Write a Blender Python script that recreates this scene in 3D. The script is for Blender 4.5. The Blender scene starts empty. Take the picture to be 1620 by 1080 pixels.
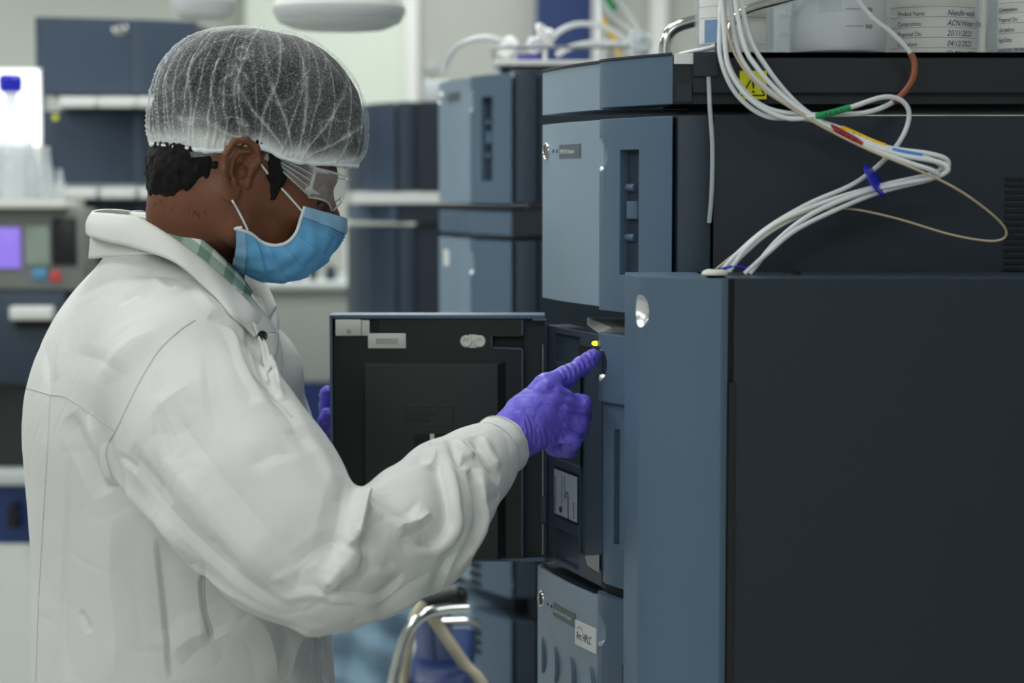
import bpy, bmesh, math, random
import numpy as np
from mathutils import Vector, Matrix, noise
from mathutils.bvhtree import BVHTree
C = bpy.context.scene
COL = C.collection
random.seed(4)
# ------------------------------------------------------------ camera
F_PX = 3150.0
PITCH = math.atan(245 / F_PX)
CAM = Vector((0, 0, 1.45))
cd = bpy.data.cameras.new('camera')
cam = bpy.data.objects.new('camera', cd)
COL.objects.link(cam)
cam.location = CAM
cam.rotation_euler = (math.pi / 2 - PITCH, 0, 0)
cd.lens = 70
cd.sensor_width = 36
cd.dof.use_dof = True
cd.dof.focus_distance = 2.30
cd.dof.aperture_fstop = 3.5
cd.dof.aperture_blades = 0
C.camera = cam
# ------------------------------------------------------------ world, exposure
C.view_settings.view_transform = 'Standard'
C.view_settings.look = 'None'
C.view_settings.gamma = 1
C.view_settings.use_curve_mapping = False
C.view_settings.exposure = 0.0
C.cycles.use_denoising = True
C.cycles.max_bounces = 7
C.cycles.transparent_max_bounces = 16
C.cycles.diffuse_bounces = 4
C.cycles.sample_clamp_indirect = 6
w = bpy.data.worlds.new('world')
C.world = w
w.use_nodes = True
w.node_tree.nodes['Background'].inputs[0].default_value = (0.75, 0.83, 0.9, 1)
w.node_tree.nodes['Background'].inputs[1].default_value = 0.3
# ------------------------------------------------------------ ceiling light panels (area lights sit in modelled fixtures built further down)
CEIL = 2.75
PANELS = [(-1.6, -1.0, 1.2), (-.3, -1.2, .5), (-1.7, 1.2, .52), (-1.9, 3.5, .6), (0.8, 0.2, .16), (1.9, 3.0, .35), (-0.5, 4.5, .75), (1.4, 6.2, .42), (-2.4, 6.0, .8), (-.35, 6.3, .5), (-0.35, 2.5, .22)]  # the two behind the camera are added as soft frontal fill
for x, y, k in PANELS:
    ld = bpy.data.lights.new('panel_light', 'AREA')
    ld.shape = 'RECTANGLE'
    ld.size = 0.58
    ld.size_y = 1.18
    ld.energy = 24 * k
    ld.color = (0.965, 0.985, 1.0)
    lo = bpy.data.objects.new('panel_light', ld)
    COL.objects.link(lo)
    lo.location = (x, y, CEIL - 0.045)


def P(px, py, Y):
    """world point seen at pixel (px,py) of the 1620x1080 frame, at depth Y"""
    a = (px - 810) / F_PX
    b = (540 - py) / F_PX
    d = Vector((a, math.cos(PITCH) + b * math.sin(PITCH), -math.sin(PITCH) + b * math.cos(PITCH)))
    return CAM + d * (Y / d.y)


def S(r, g, b):
    def f(c):
        c /= 255
        return c / 12.92 if c < .04045 else ((c + .055) / 1.055) ** 2.4
    return (f(r), f(g), f(b), 1)


# ------------------------------------------------------------ materials
def new_mat(name):
    m = bpy.data.materials.new(name)
    m.use_nodes = True
    nt = m.node_tree
    return m, nt, nt.nodes['Principled BSDF'], nt.nodes, nt.links


def mat(name, col, rough=.5, metal=0, var=.0, vscale=8, bump=0, bscale=300, spec=.5, round_=0, coat=0, alpha=1, trans=0, ior=1.45, emit=None, estr=1):
    m, nt, b, N, L = new_mat(name)
    b.inputs['Base Color'].default_value = S(*col)
    b.inputs['Roughness'].default_value = rough
    b.inputs['Metallic'].default_value = metal
    b.inputs['Specular IOR Level'].default_value = spec
    b.inputs['Coat Weight'].default_value = coat
    b.inputs['Alpha'].default_value = alpha
    b.inputs['Transmission Weight'].default_value = trans
    b.inputs['IOR'].default_value = ior
    if emit:
        b.inputs['Emission Color'].default_value = S(*emit)
        b.inputs['Emission Strength'].default_value = estr
    tc = N.new('ShaderNodeTexCoord')
    if var:
        n = N.new('ShaderNodeTexNoise')
        n.inputs['Scale'].default_value = vscale
        n.inputs['Detail'].default_value = 5
        L.new(tc.outputs['Object'], n.inputs['Vector'])
        mx = N.new('ShaderNodeMix')
        mx.data_type = 'RGBA'
        c = S(*col)
        mx.inputs[6].default_value = tuple(v * (1 - var) for v in c[:3]) + (1,)
        mx.inputs[7].default_value = tuple(min(1, v * (1 + var)) for v in c[:3]) + (1,)
        L.new(n.outputs['Fac'], mx.inputs[0])
        L.new(mx.outputs[2], b.inputs['Base Color'])
    nrm = None
    if round_:
        bv = N.new('ShaderNodeBevel')
        bv.samples = 4
        bv.inputs['Radius'].default_value = round_
        nrm = bv.outputs[0]
        L.new(nrm, b.inputs['Normal'])
    if bump:
        n = N.new('ShaderNodeTexNoise')
        n.inputs['Scale'].default_value = bscale
        n.inputs['Detail'].default_value = 3
        L.new(tc.outputs['Object'], n.inputs['Vector'])
        bp = N.new('ShaderNodeBump')
        bp.inputs['Strength'].default_value = 1
        bp.inputs['Distance'].default_value = bump
        L.new(n.outputs['Fac'], bp.inputs['Height'])
        if nrm:
            L.new(nrm, bp.inputs['Normal'])
        L.new(bp.outputs[0], b.inputs['Normal'])
    return m


M = {}
M['plastic'] = mat('blue grey plastic', (82, 103, 124), .42, var=.04, bump=.00002, bscale=900, round_=.0018)
M['plastic_pale'] = mat('pale blue grey plastic', (132, 152, 168), .38, var=.03, bump=.00002, bscale=900, round_=.0015)
M['plastic_navy'] = mat('navy grey plastic', (60, 73, 89), .42, var=.04, round_=.0015)
M['plastic_dark'] = mat('dark blue grey plastic', (50, 62, 76), .45, var=.05, round_=.0015)
M['paint'] = mat('dark navy grey painted steel', (28, 40, 52), .5, var=.06, vscale=3, bump=.00003, bscale=700, round_=.001)
M['paint2'] = mat('very dark painted steel', (25, 31, 39), .5, var=.06, vscale=3, round_=.001)
M['black'] = mat('black plastic', (24, 26, 28), .38, var=.08, round_=.0012)
M['black_in'] = mat('matt black', (9, 10, 12), .6)
M['charcoal'] = mat('charcoal moulded plastic', (43, 45, 46), .36, var=.06, bump=.00002, bscale=1200, round_=.0012)
M['chrome'] = mat('polished steel', (215, 215, 212), .12, 1)
M['scoop'] = mat('bright rough metal', (232, 234, 236), .3, .85)  # lightened and roughened so the scoops show a white reflection
M['bracket'] = mat('satin grey bracket', (132, 134, 132), .4, .2)
M['steel'] = mat('brushed steel', (170, 172, 170), .35, 1, var=.1, vscale=40)
M['zinc'] = mat('cream plastic latch', (214, 215, 204), .4, var=.05, round_=.001)
M['white_pl'] = mat('white plastic', (225, 226, 222), .4)
M['led'] = mat('green lit diode', (190, 230, 40), .3, emit=(190, 240, 30), estr=3)
M['led_y'] = mat('yellow lit diode', (190, 200, 60), .3, emit=(200, 210, 70), estr=.5)
M['ink'] = mat('dark ink', (32, 34, 40), .6)
M['pen'] = mat('violet pen ink', (62, 52, 150), .6)
M['text_pale'] = mat('pale printed lettering', (205, 210, 205), .5)
M['plate'] = mat('grey name strip', (82, 92, 98), .4, round_=.0006)
M['silver_label'] = mat('silver grey label', (150, 158, 172), .4, var=.04, vscale=30)
M['paper'] = mat('white paper label', (228, 228, 226), .7)
M['yellow'] = mat('yellow warning sticker', (226, 222, 20), .45)
M['wall'] = mat('pale green grey wall', (198, 202, 194), .8, var=.02, vscale=2)
M['wall2'] = mat('grey white partition', (176, 178, 170), .75, var=.02)
M['wall_cream'] = mat('cream white panel', (216, 224, 210), .6)  # paler cream than the wall around it
M['floor'] = mat('grey vinyl floor', (165, 168, 166), .35, var=.1, vscale=30)
M['ceil'] = mat('white ceiling', (225, 226, 222), .8)
M['navy'] = mat('royal blue laminate', (32, 54, 104), .45)
M['worktop'] = mat('pale grey worktop', (196, 202, 200), .35, var=.05, vscale=60)
M['lamp'] = mat('lit ceiling panel', (255, 255, 255), .5, emit=(250, 255, 252), estr=3.0)


# ------------------------------------------------------------ object helpers
def link(name, me, m=None, parent=None, sharp=32):
    o = bpy.data.objects.new(name, me)
    COL.objects.link(o)
    if m is not None:
        me.materials.append(M[m] if isinstance(m, str) else m)
    if len(me.polygons):
        me.polygons.foreach_set('use_smooth', [True] * len(me.polygons))
        if sharp:
            me.set_sharp_from_angle(angle=math.radians(sharp))
    if parent is not None:
        o.parent = parent
    return o


def tag(o, label=None, cat=None, group=None, kind=None):
    if label:
        o['label'] = label
    if cat:
        o['category'] = cat
    if group:
        o['group'] = group
    if kind:
        o['kind'] = kind
    return o


def empty(name, loc=(0, 0, 0), rz=0, label=None, cat=None, group=None):
    o = bpy.data.objects.new(name, None)
    o.empty_display_size = .05
    COL.objects.link(o)
    o.location = loc
    o.rotation_euler = (0, 0, rz)
    return tag(o, label, cat, group)


def rel(o, parent):
    """parent o (built in world coordinates) to an unrotated empty keeping its place"""
    o.parent = parent
    root = parent
    off = Vector((0, 0, 0))
    while root is not None:
        off += root.location
        root = root.parent
    o.location = o.location - off
    return o


class MB:
    def __init__(s):
        s.v = []
        s.f = []

    def add(s, vs, fs):
        n = len(s.v)
        s.v += [tuple(v) for v in vs]
        s.f += [tuple(i + n for i in f) for f in fs]
        return s

    def box(s, x0, x1, y0, y1, z0, z1):
        vs = [(x, y, z) for z in (z0, z1) for y in (y0, y1) for x in (x0, x1)]
        return s.add(vs, [(0, 2, 3, 1), (4, 5, 7, 6), (0, 1, 5, 4), (2, 6, 7, 3), (0, 4, 6, 2), (1, 3, 7, 5)])

    def obox(s, o, ax, ay, az):
        """box from corner o spanned by three vectors"""
        o, ax, ay, az = map(Vector, (o, ax, ay, az))
        vs = [o + ax * i + ay * j + az * k for k in (0, 1) for j in (0, 1) for i in (0, 1)]
        f = [(0, 2, 3, 1), (4, 5, 7, 6), (0, 1, 5, 4), (2, 6, 7, 3), (0, 4, 6, 2), (1, 3, 7, 5)]
        if ax.cross(ay).dot(az) < 0:
            f = [t[::-1] for t in f]
        return s.add(vs, f)

    def prism(s, poly, z0, z1):
        n = len(poly)
        A = sum(poly[i][0] * poly[(i + 1) % n][1] - poly[(i + 1) % n][0] * poly[i][1] for i in range(n))
        if A < 0:
            poly = poly[::-1]
        vs = [(p[0], p[1], z0) for p in poly] + [(p[0], p[1], z1) for p in poly]
        fs = [tuple(range(n))[::-1], tuple(range(n, 2 * n))]
        fs += [(i, (i + 1) % n, (i + 1) % n + n, i + n) for i in range(n)]
        return s.add(vs, fs)

    def cyl(s, a, b, r, n=24, r2=None):
        return s.tube([a, b], [r, r if r2 is None else r2], n)

    def tube(s, pts, r, n=12, cap=True, closed=False):
        pts = [Vector(p) for p in pts]
        k = len(pts)
        rs = r if isinstance(r, (list, tuple)) else [r] * k
        t0 = (pts[1] - pts[0]).normalized()
        up = Vector((0, 0, 1)) if abs(t0.z) < .9 else Vector((1, 0, 0))
        nrm = (up - t0 * up.dot(t0)).normalized()
        vs = []
        for i, p in enumerate(pts):
            if closed:
                t = (pts[(i + 1) % k] - pts[i - 1]).normalized()
            else:
                t = (pts[min(i + 1, k - 1)] - pts[max(i - 1, 0)]).normalized()
            nrm = (nrm - t * nrm.dot(t))
            nrm = nrm.normalized() if nrm.length > 1e-6 else t.orthogonal().normalized()
            bn = t.cross(nrm)
            for j in range(n):
                a = 2 * math.pi * j / n
                vs.append(p + (nrm * math.cos(a) + bn * math.sin(a)) * rs[i])
        fs = []
        m = k if closed else k - 1
        for i in range(m):
            i2 = (i + 1) % k
            for j in range(n):
                fs.append((i * n + j, i * n + (j + 1) % n, i2 * n + (j + 1) % n, i2 * n + j))
        if cap and not closed:
            fs.append(tuple(range(n))[::-1])
            fs.append(tuple((k - 1) * n + j for j in range(n)))
        return s.add(vs, fs)

    def lathe(s, prof, c=(0, 0, 0), n=40, axis='z', fr=None):
        """prof [(r,h)]; fr optional (X,Y,Z) frame"""
        c = Vector(c)
        X, Y, Z = fr if fr else (Vector((1, 0, 0)), Vector((0, 1, 0)), Vector((0, 0, 1)))
        vs = []
        for r, h in prof:
            for j in range(n):
                a = 2 * math.pi * j / n
                vs.append(c + X * (r * math.cos(a)) + Y * (r * math.sin(a)) + Z * h)
        fs = []
        for i in range(len(prof) - 1):
            for j in range(n):
                fs.append((i * n + j, i * n + (j + 1) % n, (i + 1) * n + (j + 1) % n, (i + 1) * n + j))
        if prof[0][0] > 1e-5:
            fs.append(tuple(range(n))[::-1])
        if prof[-1][0] > 1e-5:
            fs.append(tuple((len(prof) - 1) * n + j for j in range(n)))
        return s.add(vs, fs)

    def grid(s, P2, closed_u=False):
        """P2 rows of points"""
        R = len(P2)
        K = len(P2[0])
        vs = [p for row in P2 for p in row]
        fs = []
        for i in range(R - 1):
            for j in range(K if closed_u else K - 1):
                j2 = (j + 1) % K
                fs.append((i * K + j, i * K + j2, (i + 1) * K + j2, (i + 1) * K + j))
        return s.add(vs, fs)

    def mesh(s, name):
        me = bpy.data.meshes.new(name)
        me.from_pydata(s.v, [], s.f)
        me.validate()
        me.update()
        return me

    def build(s, name, m, parent=None, sharp=32, bevel=0, seg=2, weld=False):
        me = s.mesh(name)
        if weld or bevel:
            bm = bmesh.new()
            bm.from_mesh(me)
            bmesh.ops.remove_doubles(bm, verts=bm.verts, dist=1e-5)
            if bevel:
                ed = [e for e in bm.edges if len(e.link_faces) == 2 and e.calc_face_angle(0) > .5]
                bmesh.ops.bevel(bm, geom=ed, offset=bevel, segments=seg, affect='EDGES', profile=.5, clamp_overlap=True)
            bm.to_mesh(me)
            bm.free()
        return link(name, me, m, parent, sharp)


def spline(pts, k=8, closed=False):
    """Catmull-Rom through pts"""
    pts = [Vector(p) for p in pts]
    n = len(pts)
    out = []
    rng = n if closed else n - 1
    for i in range(rng):
        if closed:
            a, b, c, d = pts[i - 1], pts[i], pts[(i + 1) % n], pts[(i + 2) % n]
        else:
            b, c = pts[i], pts[i + 1]
            a = pts[i - 1] if i else b * 2 - c
            d = pts[i + 2] if i + 2 < n else c * 2 - b
        for j in range(k):
            t = j / k
            out.append(.5 * ((2 * b) + (c - a) * t + (2 * a - 5 * b + 4 * c - d) * t * t + (3 * b - a - 3 * c + d) * t ** 3))
    if not closed:
        out.append(pts[-1])
    return out


def cut(o, *cutters):
    """boolean-subtract MBs from object o"""
    for mb in cutters:
        me = mb.mesh('c')
        c = bpy.data.objects.new('c', me)
        COL.objects.link(c)
        md = o.modifiers.new('b', 'BOOLEAN')
        md.operation = 'DIFFERENCE'
        md.solver = 'EXACT'
        md.object = c
        par = o.parent
        o.parent = None
        ml = o.location.copy()
        o.location = (0, 0, 0)
        bpy.context.view_layer.update()
        dg = bpy.context.evaluated_depsgraph_get()
        nm = bpy.data.meshes.new_from_object(o.evaluated_get(dg))
        o.modifiers.clear()
        old = o.data
        o.data = nm
        o.parent = par
        o.location = ml
        bpy.data.objects.remove(c)
        bpy.data.meshes.remove(me)
        bpy.data.meshes.remove(old)
        nm.polygons.foreach_set('use_smooth', [True] * len(nm.polygons))
        nm.set_sharp_from_angle(angle=math.radians(32))
    return o


def text_mesh(body, size, o, right, up, m, name='lettering', parent=None, ext=.0003, align='LEFT', sx=1.0, bold=0):
    cu = bpy.data.curves.new('t', 'FONT')
    cu.body = body
    cu.size = size
    cu.extrude = ext
    cu.offset = bold
    cu.align_x = align
    cu.resolution_u = 3
    t = bpy.data.objects.new('t', cu)
    COL.objects.link(t)
    bpy.context.view_layer.update()
    dg = bpy.context.evaluated_depsgraph_get()
    me = bpy.data.meshes.new_from_object(t.evaluated_get(dg))
    bpy.data.objects.remove(t)
    bpy.data.curves.remove(cu)
    right = Vector(right).normalized()
    up = Vector(up).normalized()
    n = right.cross(up)
    Mx = Matrix(((right.x * sx, up.x, n.x, o[0]), (right.y * sx, up.y, n.y, o[1]), (right.z * sx, up.z, n.z, o[2]), (0, 0, 0, 1)))
    me.transform(Mx)
    me.materials.clear()
    ob = link(name, me, m, parent, 0)
    return ob


def sep_sphere(o, c, r, name, m, parent):
    """turn the bowl left by a spherical cut into a part of its own"""
    me = o.data
    bm = bmesh.new()
    bm.from_mesh(me)
    c = Vector(c)
    fs = [f for f in bm.faces if all(abs((v.co - c).length - r) < r * .02 for v in f.verts)]
    keep = set(fs)
    MBo = MB()
    for f in fs:
        MBo.add([v.co + (c - v.co).normalized() * .0004 for v in f.verts], [tuple(range(len(f.verts)))])
    bm.free()
    if fs:
        return MBo.build(name, m, parent, 40, weld=True)


def sphere_mb(c, r, n=32, m=20, sc=(1, 1, 1)):
    prof = []
    mb = MB()
    c = Vector(c)
    vs = [c + Vector((0, 0, -r * sc[2]))]
    for i in range(1, m):
        th = -math.pi / 2 + math.pi * i / m
        for j in range(n):
            a = 2 * math.pi * j / n
            vs.append(c + Vector((r * sc[0] * math.cos(th) * math.cos(a), r * sc[1] * math.cos(th) * math.sin(a), r * sc[2] * math.sin(th))))
    vs.append(c + Vector((0, 0, r * sc[2])))
    fs = [(0, 1 + (j + 1) % n, 1 + j) for j in range(n)]
    for i in range(m - 2):
        for j in range(n):
            fs.append((1 + i * n + j, 1 + i * n + (j + 1) % n, 1 + (i + 1) * n + (j + 1) % n, 1 + (i + 1) * n + j))
    L = len(vs) - 1
    b = 1 + (m - 2) * n
    fs += [(b + j, b + (j + 1) % n, L) for j in range(n)]
    return mb.add(vs, fs)


# ------------------------------------------------------------ the room
def struct(name, mb, m):
    o = mb.build(name, m, None, 32)
    o['kind'] = 'structure'
    return o


XL, XR, YF, YB = -3.6, 3.4, -2.2, 7.6
struct('floor', MB().box(XL, XR, YF, YB, -.08, 0), 'floor')
struct('ceiling', MB().box(XL, XR, YF, YB, CEIL, CEIL + .08), 'ceil')
struct('wall_back', MB().box(XL, XR, YB, YB + .1, 0, CEIL), 'wall')
struct('wall_left', MB().box(XL - .1, XL, YF, YB, 0, CEIL), 'wall')
struct('wall_right', MB().box(XR, XR + .1, YF, YB, 0, CEIL), 'wall')
struct('wall_front', MB().box(XL, XR, YF - .1, YF, 0, CEIL), 'wall')
for x, y, k in PANELS:
    t = empty('ceiling_light', (x, y, CEIL), 0, 'recessed rectangular ceiling light panel above the laboratory', 'light', 'ceiling light panels')
    fm = MB().box(-.33, .33, -.63, -.59, -.03, 0).box(-.33, .33, .59, .63, -.03, 0).box(-.33, -.29, -.59, .59, -.03, 0).box(.29, .33, -.59, .59, -.03, 0)
    fm.build('frame', 'white_pl', t)
    MB().box(-.29, .29, -.59, .59, -.02, -.005).build('diffuser', 'lamp', t)
# ------------------------------------------------------------ bench under the instruments
BT = .50
t = empty('laboratory_bench', (.6, 2.5, 0), 0, 'low bench with pale worktop and blue doors carrying the near instruments', 'bench')
rel(MB().box(-.0, 1.2, 1.85, 3.3, BT - .04, BT).build('worktop', 'worktop', None, bevel=.004), t)
rel(MB().box(.05, 1.15, 1.9, 3.28, .1, BT - .04).build('cabinet', 'white_pl'), t)
rel(MB().box(.08, 1.1, 1.95, 3.25, 0, .1).build('plinth', 'black'), t)
for k in range(2):
    d = rel(MB().box(.032, .049, 1.93 + k * .6, 1.93 + k * .6 + .58, .12, BT - .05).build('door', 'navy', None, bevel=.002), t)
    rel(MB().tube([(.03, 2.4 + k * .6, .30), (.005, 2.4 + k * .6, .30), (.005, 2.4 + k * .6, .40), (.03, 2.4 + k * .6, .40)], .005, 8).build('handle', 'steel'), d).location = (0, 0, 0)

# ------------------------------------------------------------ liquid chromatography modules
# local frame: origin at the near lower corner of the front bezel, front faces -x, depth of the near side along y
FRONT_F = (-.1381, .33)
FRONT_C = (-.0695, .132)


def lerp2(a, b, t):
    return (a[0] + (b[0] - a[0]) * t, a[1] + (b[1] - a[1]) * t)


# pillar outline, from the crease round to the near corner
PIL = [(-.0735, .136), (-.0748, .130), (-.0742, .122), (-.071, .111), (-.062, .094), (-.049, .073), (-.035, .050), (-.020, .028), (-.008, .011), (-.003, .0045), (.0, .0015)]


def front_poly(proud=0.0):
    d = Vector((FRONT_C[0] - FRONT_F[0], FRONT_C[1] - FRONT_F[1])).normalized()
    n = Vector((-d.y, d.x))
    if n.x > 0:
        n = -n
    pts = []
    for i in range(13):
        t = i / 12
        p = lerp2(FRONT_F, FRONT_C, t)
        bow = .006 * math.sin(math.pi * t) + proud
        pts.append((p[0] + n.x * bow, p[1] + n.y * bow))
    return pts + [(-.03, .14), (.03, .14), (.03, .345), (FRONT_F[0] + .012, .345)]


def on_front(t, z, off=0.0):
    """point, tangent (towards the near side) and outward normal on the front panel"""
    d = Vector((FRONT_C[0] - FRONT_F[0], FRONT_C[1] - FRONT_F[1], 0)).normalized()
    n = Vector((-d.y, d.x, 0))
    if n.x > 0:
        n = -n
    p = lerp2(FRONT_F, FRONT_C, t)
    bow = .006 * math.sin(math.pi * t) + off
    return Vector((p[0] + n.x * bow, p[1] + n.y * bow, z)), d, n


def pil_at(s):
    """point on the flat stretch of the pillar, s 0..1, plus inward normal"""
    a, b = Vector((-.066, .101)), Vector((-.006, .009))
    p = a.lerp(b, s)
    d = (b - a).normalized()
    return p, d, Vector((-d.y, d.x)) if (-d.y) > 0 else Vector((d.y, -d.x))


def pillar(z0, z1, root, m='plastic', recess=None, latch_z=None, name='centre_column'):
    poly = PIL + [(.0, .03), (-.02, .135)]
    o = MB().prism(poly, z0, z1).build(name, m, root)
    cs = []
    if recess:
        r0, r1, s0, s1, dep = recess
        p, d, n = pil_at(s0)
        q, _, _ = pil_at(s1)
        mb = MB().obox(Vector((p.x, p.y, r0)) - Vector((n.x, n.y, 0)) * .02, Vector((q.x - p.x, q.y - p.y, 0)), Vector((n.x, n.y, 0)) * (.02 + dep), (0, 0, r1 - r0))
        cs.append(mb)
    if latch_z:
        c = Vector((-.0735, .1215, latch_z))
        cs.append(sphere_mb(c, .0205, 44, 30))
    if cs:
        cut(o, *cs)
    if latch_z:
        sep_sphere(o, c, .0205, 'finger_scoop', 'scoop', root)
    return o


def front_marks(root, zt, text, ts=.0075, badge=True):
    """round badge, two small diodes and the name strip"""
    p, d, n = on_front(.10, zt - .033, .0005)
    fr = (d, Vector((0, 0, 1)), n)
    bd = MB().lathe([(.0, .0004), (.008, .0004), (.0088, .0016), (.0098, .0020), (.0104, .0008), (.0104, -.002)], p, 36, fr=fr).build('round_badge', 'chrome', root, 30)
    MB().lathe([(.0, .0007), (.0079, .0009)], p, 30, fr=fr).build('badge_face', 'black', bd)
    q = p + d * .001
    MB().tube([q + Vector((0, 0, -.006)) + n * .0014, q + d * .003 + Vector((0, 0, -.002)) + n * .0014, q + d * .0005 + Vector((0, 0, .002)) + n * .0014, q + d * .003 + Vector((0, 0, .006)) + n * .0014], .0007, 6).build('wave_mark', 'chrome', bd)
    for k, tt in enumerate((.245, .315)):
        p, d, n = on_front(tt, zt - .034, -.0002)
        MB().lathe([(.0, .0006), (.0022, .0006), (.0026, 0), (.0026, -.001)], p, 16, fr=(d, Vector((0, 0, 1)), n)).build('indicator', 'black_in', root)
    p, d, n = on_front(.37, zt - .043, .0)
    q, _, _ = on_front(.70, zt - .043, .0)
    MB().obox(p - n * .002, (q - p), n * .0032, (0, 0, .0165)).build('name_strip', 'plate', root)
    if text:
        pp = p + (q - p) * .04 + n * .0013 + Vector((0, 0, .0055))
        text_mesh(text, ts, pp, q - p, (0, 0, 1), 'text_pale', 'name_lettering', root, .0001, sx=.82)


def module_body(root, h, side='paint', post='plastic_dark', depth=.62, z0=0.003):
    MB().box(.046, depth, .006, .345, z0, h).build('casing', side, root)
    MB().prism([(.003, .012), (.006, .004), (.012, .0015), (.036, .0015), (.0425, .004), (.0435, .012), (.0435, .3), (.003, .3)], z0, h).build('corner_post', post, root)


DEF_REC = (.06, .175, .22, .56, .018)


def handle_inside(root, r0, r1, s0=.22, s1=.56):
    """the two raised tabs and cross bar inside the grip recess"""
    p, d, n = pil_at(s0)
    q, _, _ = pil_at(s1)
    D = Vector((q.x - p.x, q.y - p.y, 0))
    Nn = Vector((n.x, n.y, 0))
    z = lambda t: r0 + (r1 - r0) * t
    o = Vector((p.x, p.y, 0)) + Nn * .014
    MB().obox(o + Vector((0, 0, z(0))), D * .72, Nn * -.003, (0, 0, r1 - r0)).build('recess_plate', 'plastic_dark', root)
    bar = [o + D * (.02 + .72 * i / 8) + Vector((0, 0, z(.45))) - Nn * (.003 + .009 * math.sin(math.pi * (i / 8)) ** .5) for i in range(9)]
    mb = MB()
    for i in range(8):
        a, b = bar[i], bar[i + 1]
        mb.add([a, b, b + Vector((0, 0, .020)), a + Vector((0, 0, .020)), a + Nn * .012, b + Nn * .012, b + Nn * .012 + Vector((0, 0, .02)), a + Nn * .012 + Vector((0, 0, .02))],
               [(0, 1, 2, 3), (4, 7, 6, 5), (0, 4, 5, 1), (3, 2, 6, 7), (0, 3, 7, 4), (1, 5, 6, 2)])
    mb.build('grip_bar', 'plastic', root, weld=True)
    for t in (.70, .30):
        a = o + D * .04 + Vector((0, 0, z(t))) - Nn * .005
        MB().tube([a, a + D * .42], [.0045, .0045], 14).build('latch_tab', 'plastic', root)


ONEAR = (.1767, 2.2)

# eluent tray on top ---------------------------------------------------------
tz0, tz1 = 1.5365, 1.5965
tray = empty('solvent_tray', (ONEAR[0], ONEAR[1], tz0), 0, 'dark tray with curved pale front on top of the stack, holding the solvent bottles', 'instrument tray')
H = tz1 - tz0
MB().prism(front_poly(), .003, H - .003).build('front_panel', 'plastic_pale', tray)
fl = [(p[0] - .0012, p[1]) for p in front_poly(.0008)]
MB().prism(fl, H - .003, H).build('lid_rim', 'paint', tray)
MB().prism(PIL + [(.0, .03), (-.02, .135)], .004, H - .003).build('centre_column', 'plastic', tray)
MB().prism([(p[0] - .0008, p[1] - .0008) for p in PIL] + [(.0, .03), (-.02, .135)], H - .003, H).build('column_rim', 'paint', tray)
MB().box(.0, .62, .006, .345, .004, H - .004).box(.022, .62, -.0015, .006, .016, H).box(.0, .022, .003, .006, .004, H - .013).box(.022, .62, -.0015, .346, H - .006, H).build('casing', 'paint2', tray)
MB().box(.004, .021, .001, .004, .006, .026).box(.022, .048, -.006, -.0015, .034, H).build('corner_clip', 'paint', tray)
MB().box(.001, .022, .0, .02, H - .0125, H - .001).build('foam_strip', 'white_pl', tray)
# warning sticker
a = P(1170, 157, 2.1983)
b = P(1213, 112, 2.1983)
st = rel(MB().box(a.x, b.x, 2.1975, 2.1984, a.z, b.z).build('warning_sticker', 'yellow'), tray)
cx = (a.x + b.x) / 2
w_ = (b.x - a.x)
zb = a.z + w_ * .14
s3 = [Vector((cx - w_ * .43, 2.1971, zb)), Vector((cx + w_ * .43, 2.1971, zb)), Vector((cx, 2.1971, zb + w_ * .74))]
q = MB()
for i in range(3):
    q.tube([s3[i], s3[(i + 1) % 3]], .00075, 8)
ex = MB().lathe([(0, .0), (.0008, 0), (.0017, .0105), (.0012, .0118), (0, .012)], (cx, 2.1971, zb + w_ * .26), 14)
ex.lathe([(0, 0), (.0012, .0003), (.0012, .002), (0, .0023)], (cx, 2.1971, zb + w_ * .1), 14)
tri = rel(q.build('warning_triangle', 'ink'), tray)
tri2 = rel(ex.build('exclamation_mark', 'ink'), tray)
for o_ in (tri, tri2):
    o_.parent = st
    o_.location = (0, 0, 0)
    o_.matrix_parent_inverse = Matrix()

# detector -------------------------------------------------------------------
dz0, dz1 = 1.3095, 1.5275
det = empty('detector_module', (ONEAR[0], ONEAR[1], dz0), 0, 'blue grey detector module with a tall grip recess, below the solvent tray', 'laboratory instrument')
H = dz1 - dz0
MB().prism(front_poly(), 0, H).build('front_panel', 'plastic_pale', det)
pillar(-.003, H, det, 'plastic', (.040, .182, .22, .56, .014), H - .040)
handle_inside(det, .040, .182)
module_body(det, H)
front_marks(det, H, '2998 PDA Detector', .0072)
# ventilation slots on the side
for k in range(15):
    z = P(0, 282 + k * 10.2, 2.2055).z - dz0
    a = P(1590, 300, 2.2055).x - ONEAR[0]
    MB().box(a, a + .06, .0035, .0064, z - .0022, z + .0010).build('vent_slot', 'black_in', det)

# sample manager with its open door --------------------------------------------
sz0, sz1 = .974, 1.2795
sm = empty('sample_manager', (ONEAR[0], ONEAR[1], sz0), 0, 'open sample manager module the gloved finger points into, between detector and solvent manager', 'laboratory instrument')
H = sz1 - sz0
module_body(sm, H + .02, depth=.62)
# slanted inner frame
fo, fd, fn = on_front(.07, 0, -.002)
ge, _, _ = on_front(.98, 0, -.002)
L = (ge - fo).length
fr = MB().obox(fo + Vector((0, 0, .002)) - fn * .03, fd * L, fn * .03, (0, 0, H - .006)).build('inner_frame', 'plastic_dark', sm)


def pocket(t0, t1, z0, z1, dep=.008):
    a = fo + fd * (L * t0) - fn * dep + Vector((0, 0, z0))
    return MB().obox(a, fd * (L * (t1 - t0)), fn * (dep + .02), (0, 0, z1 - z0))


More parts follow.
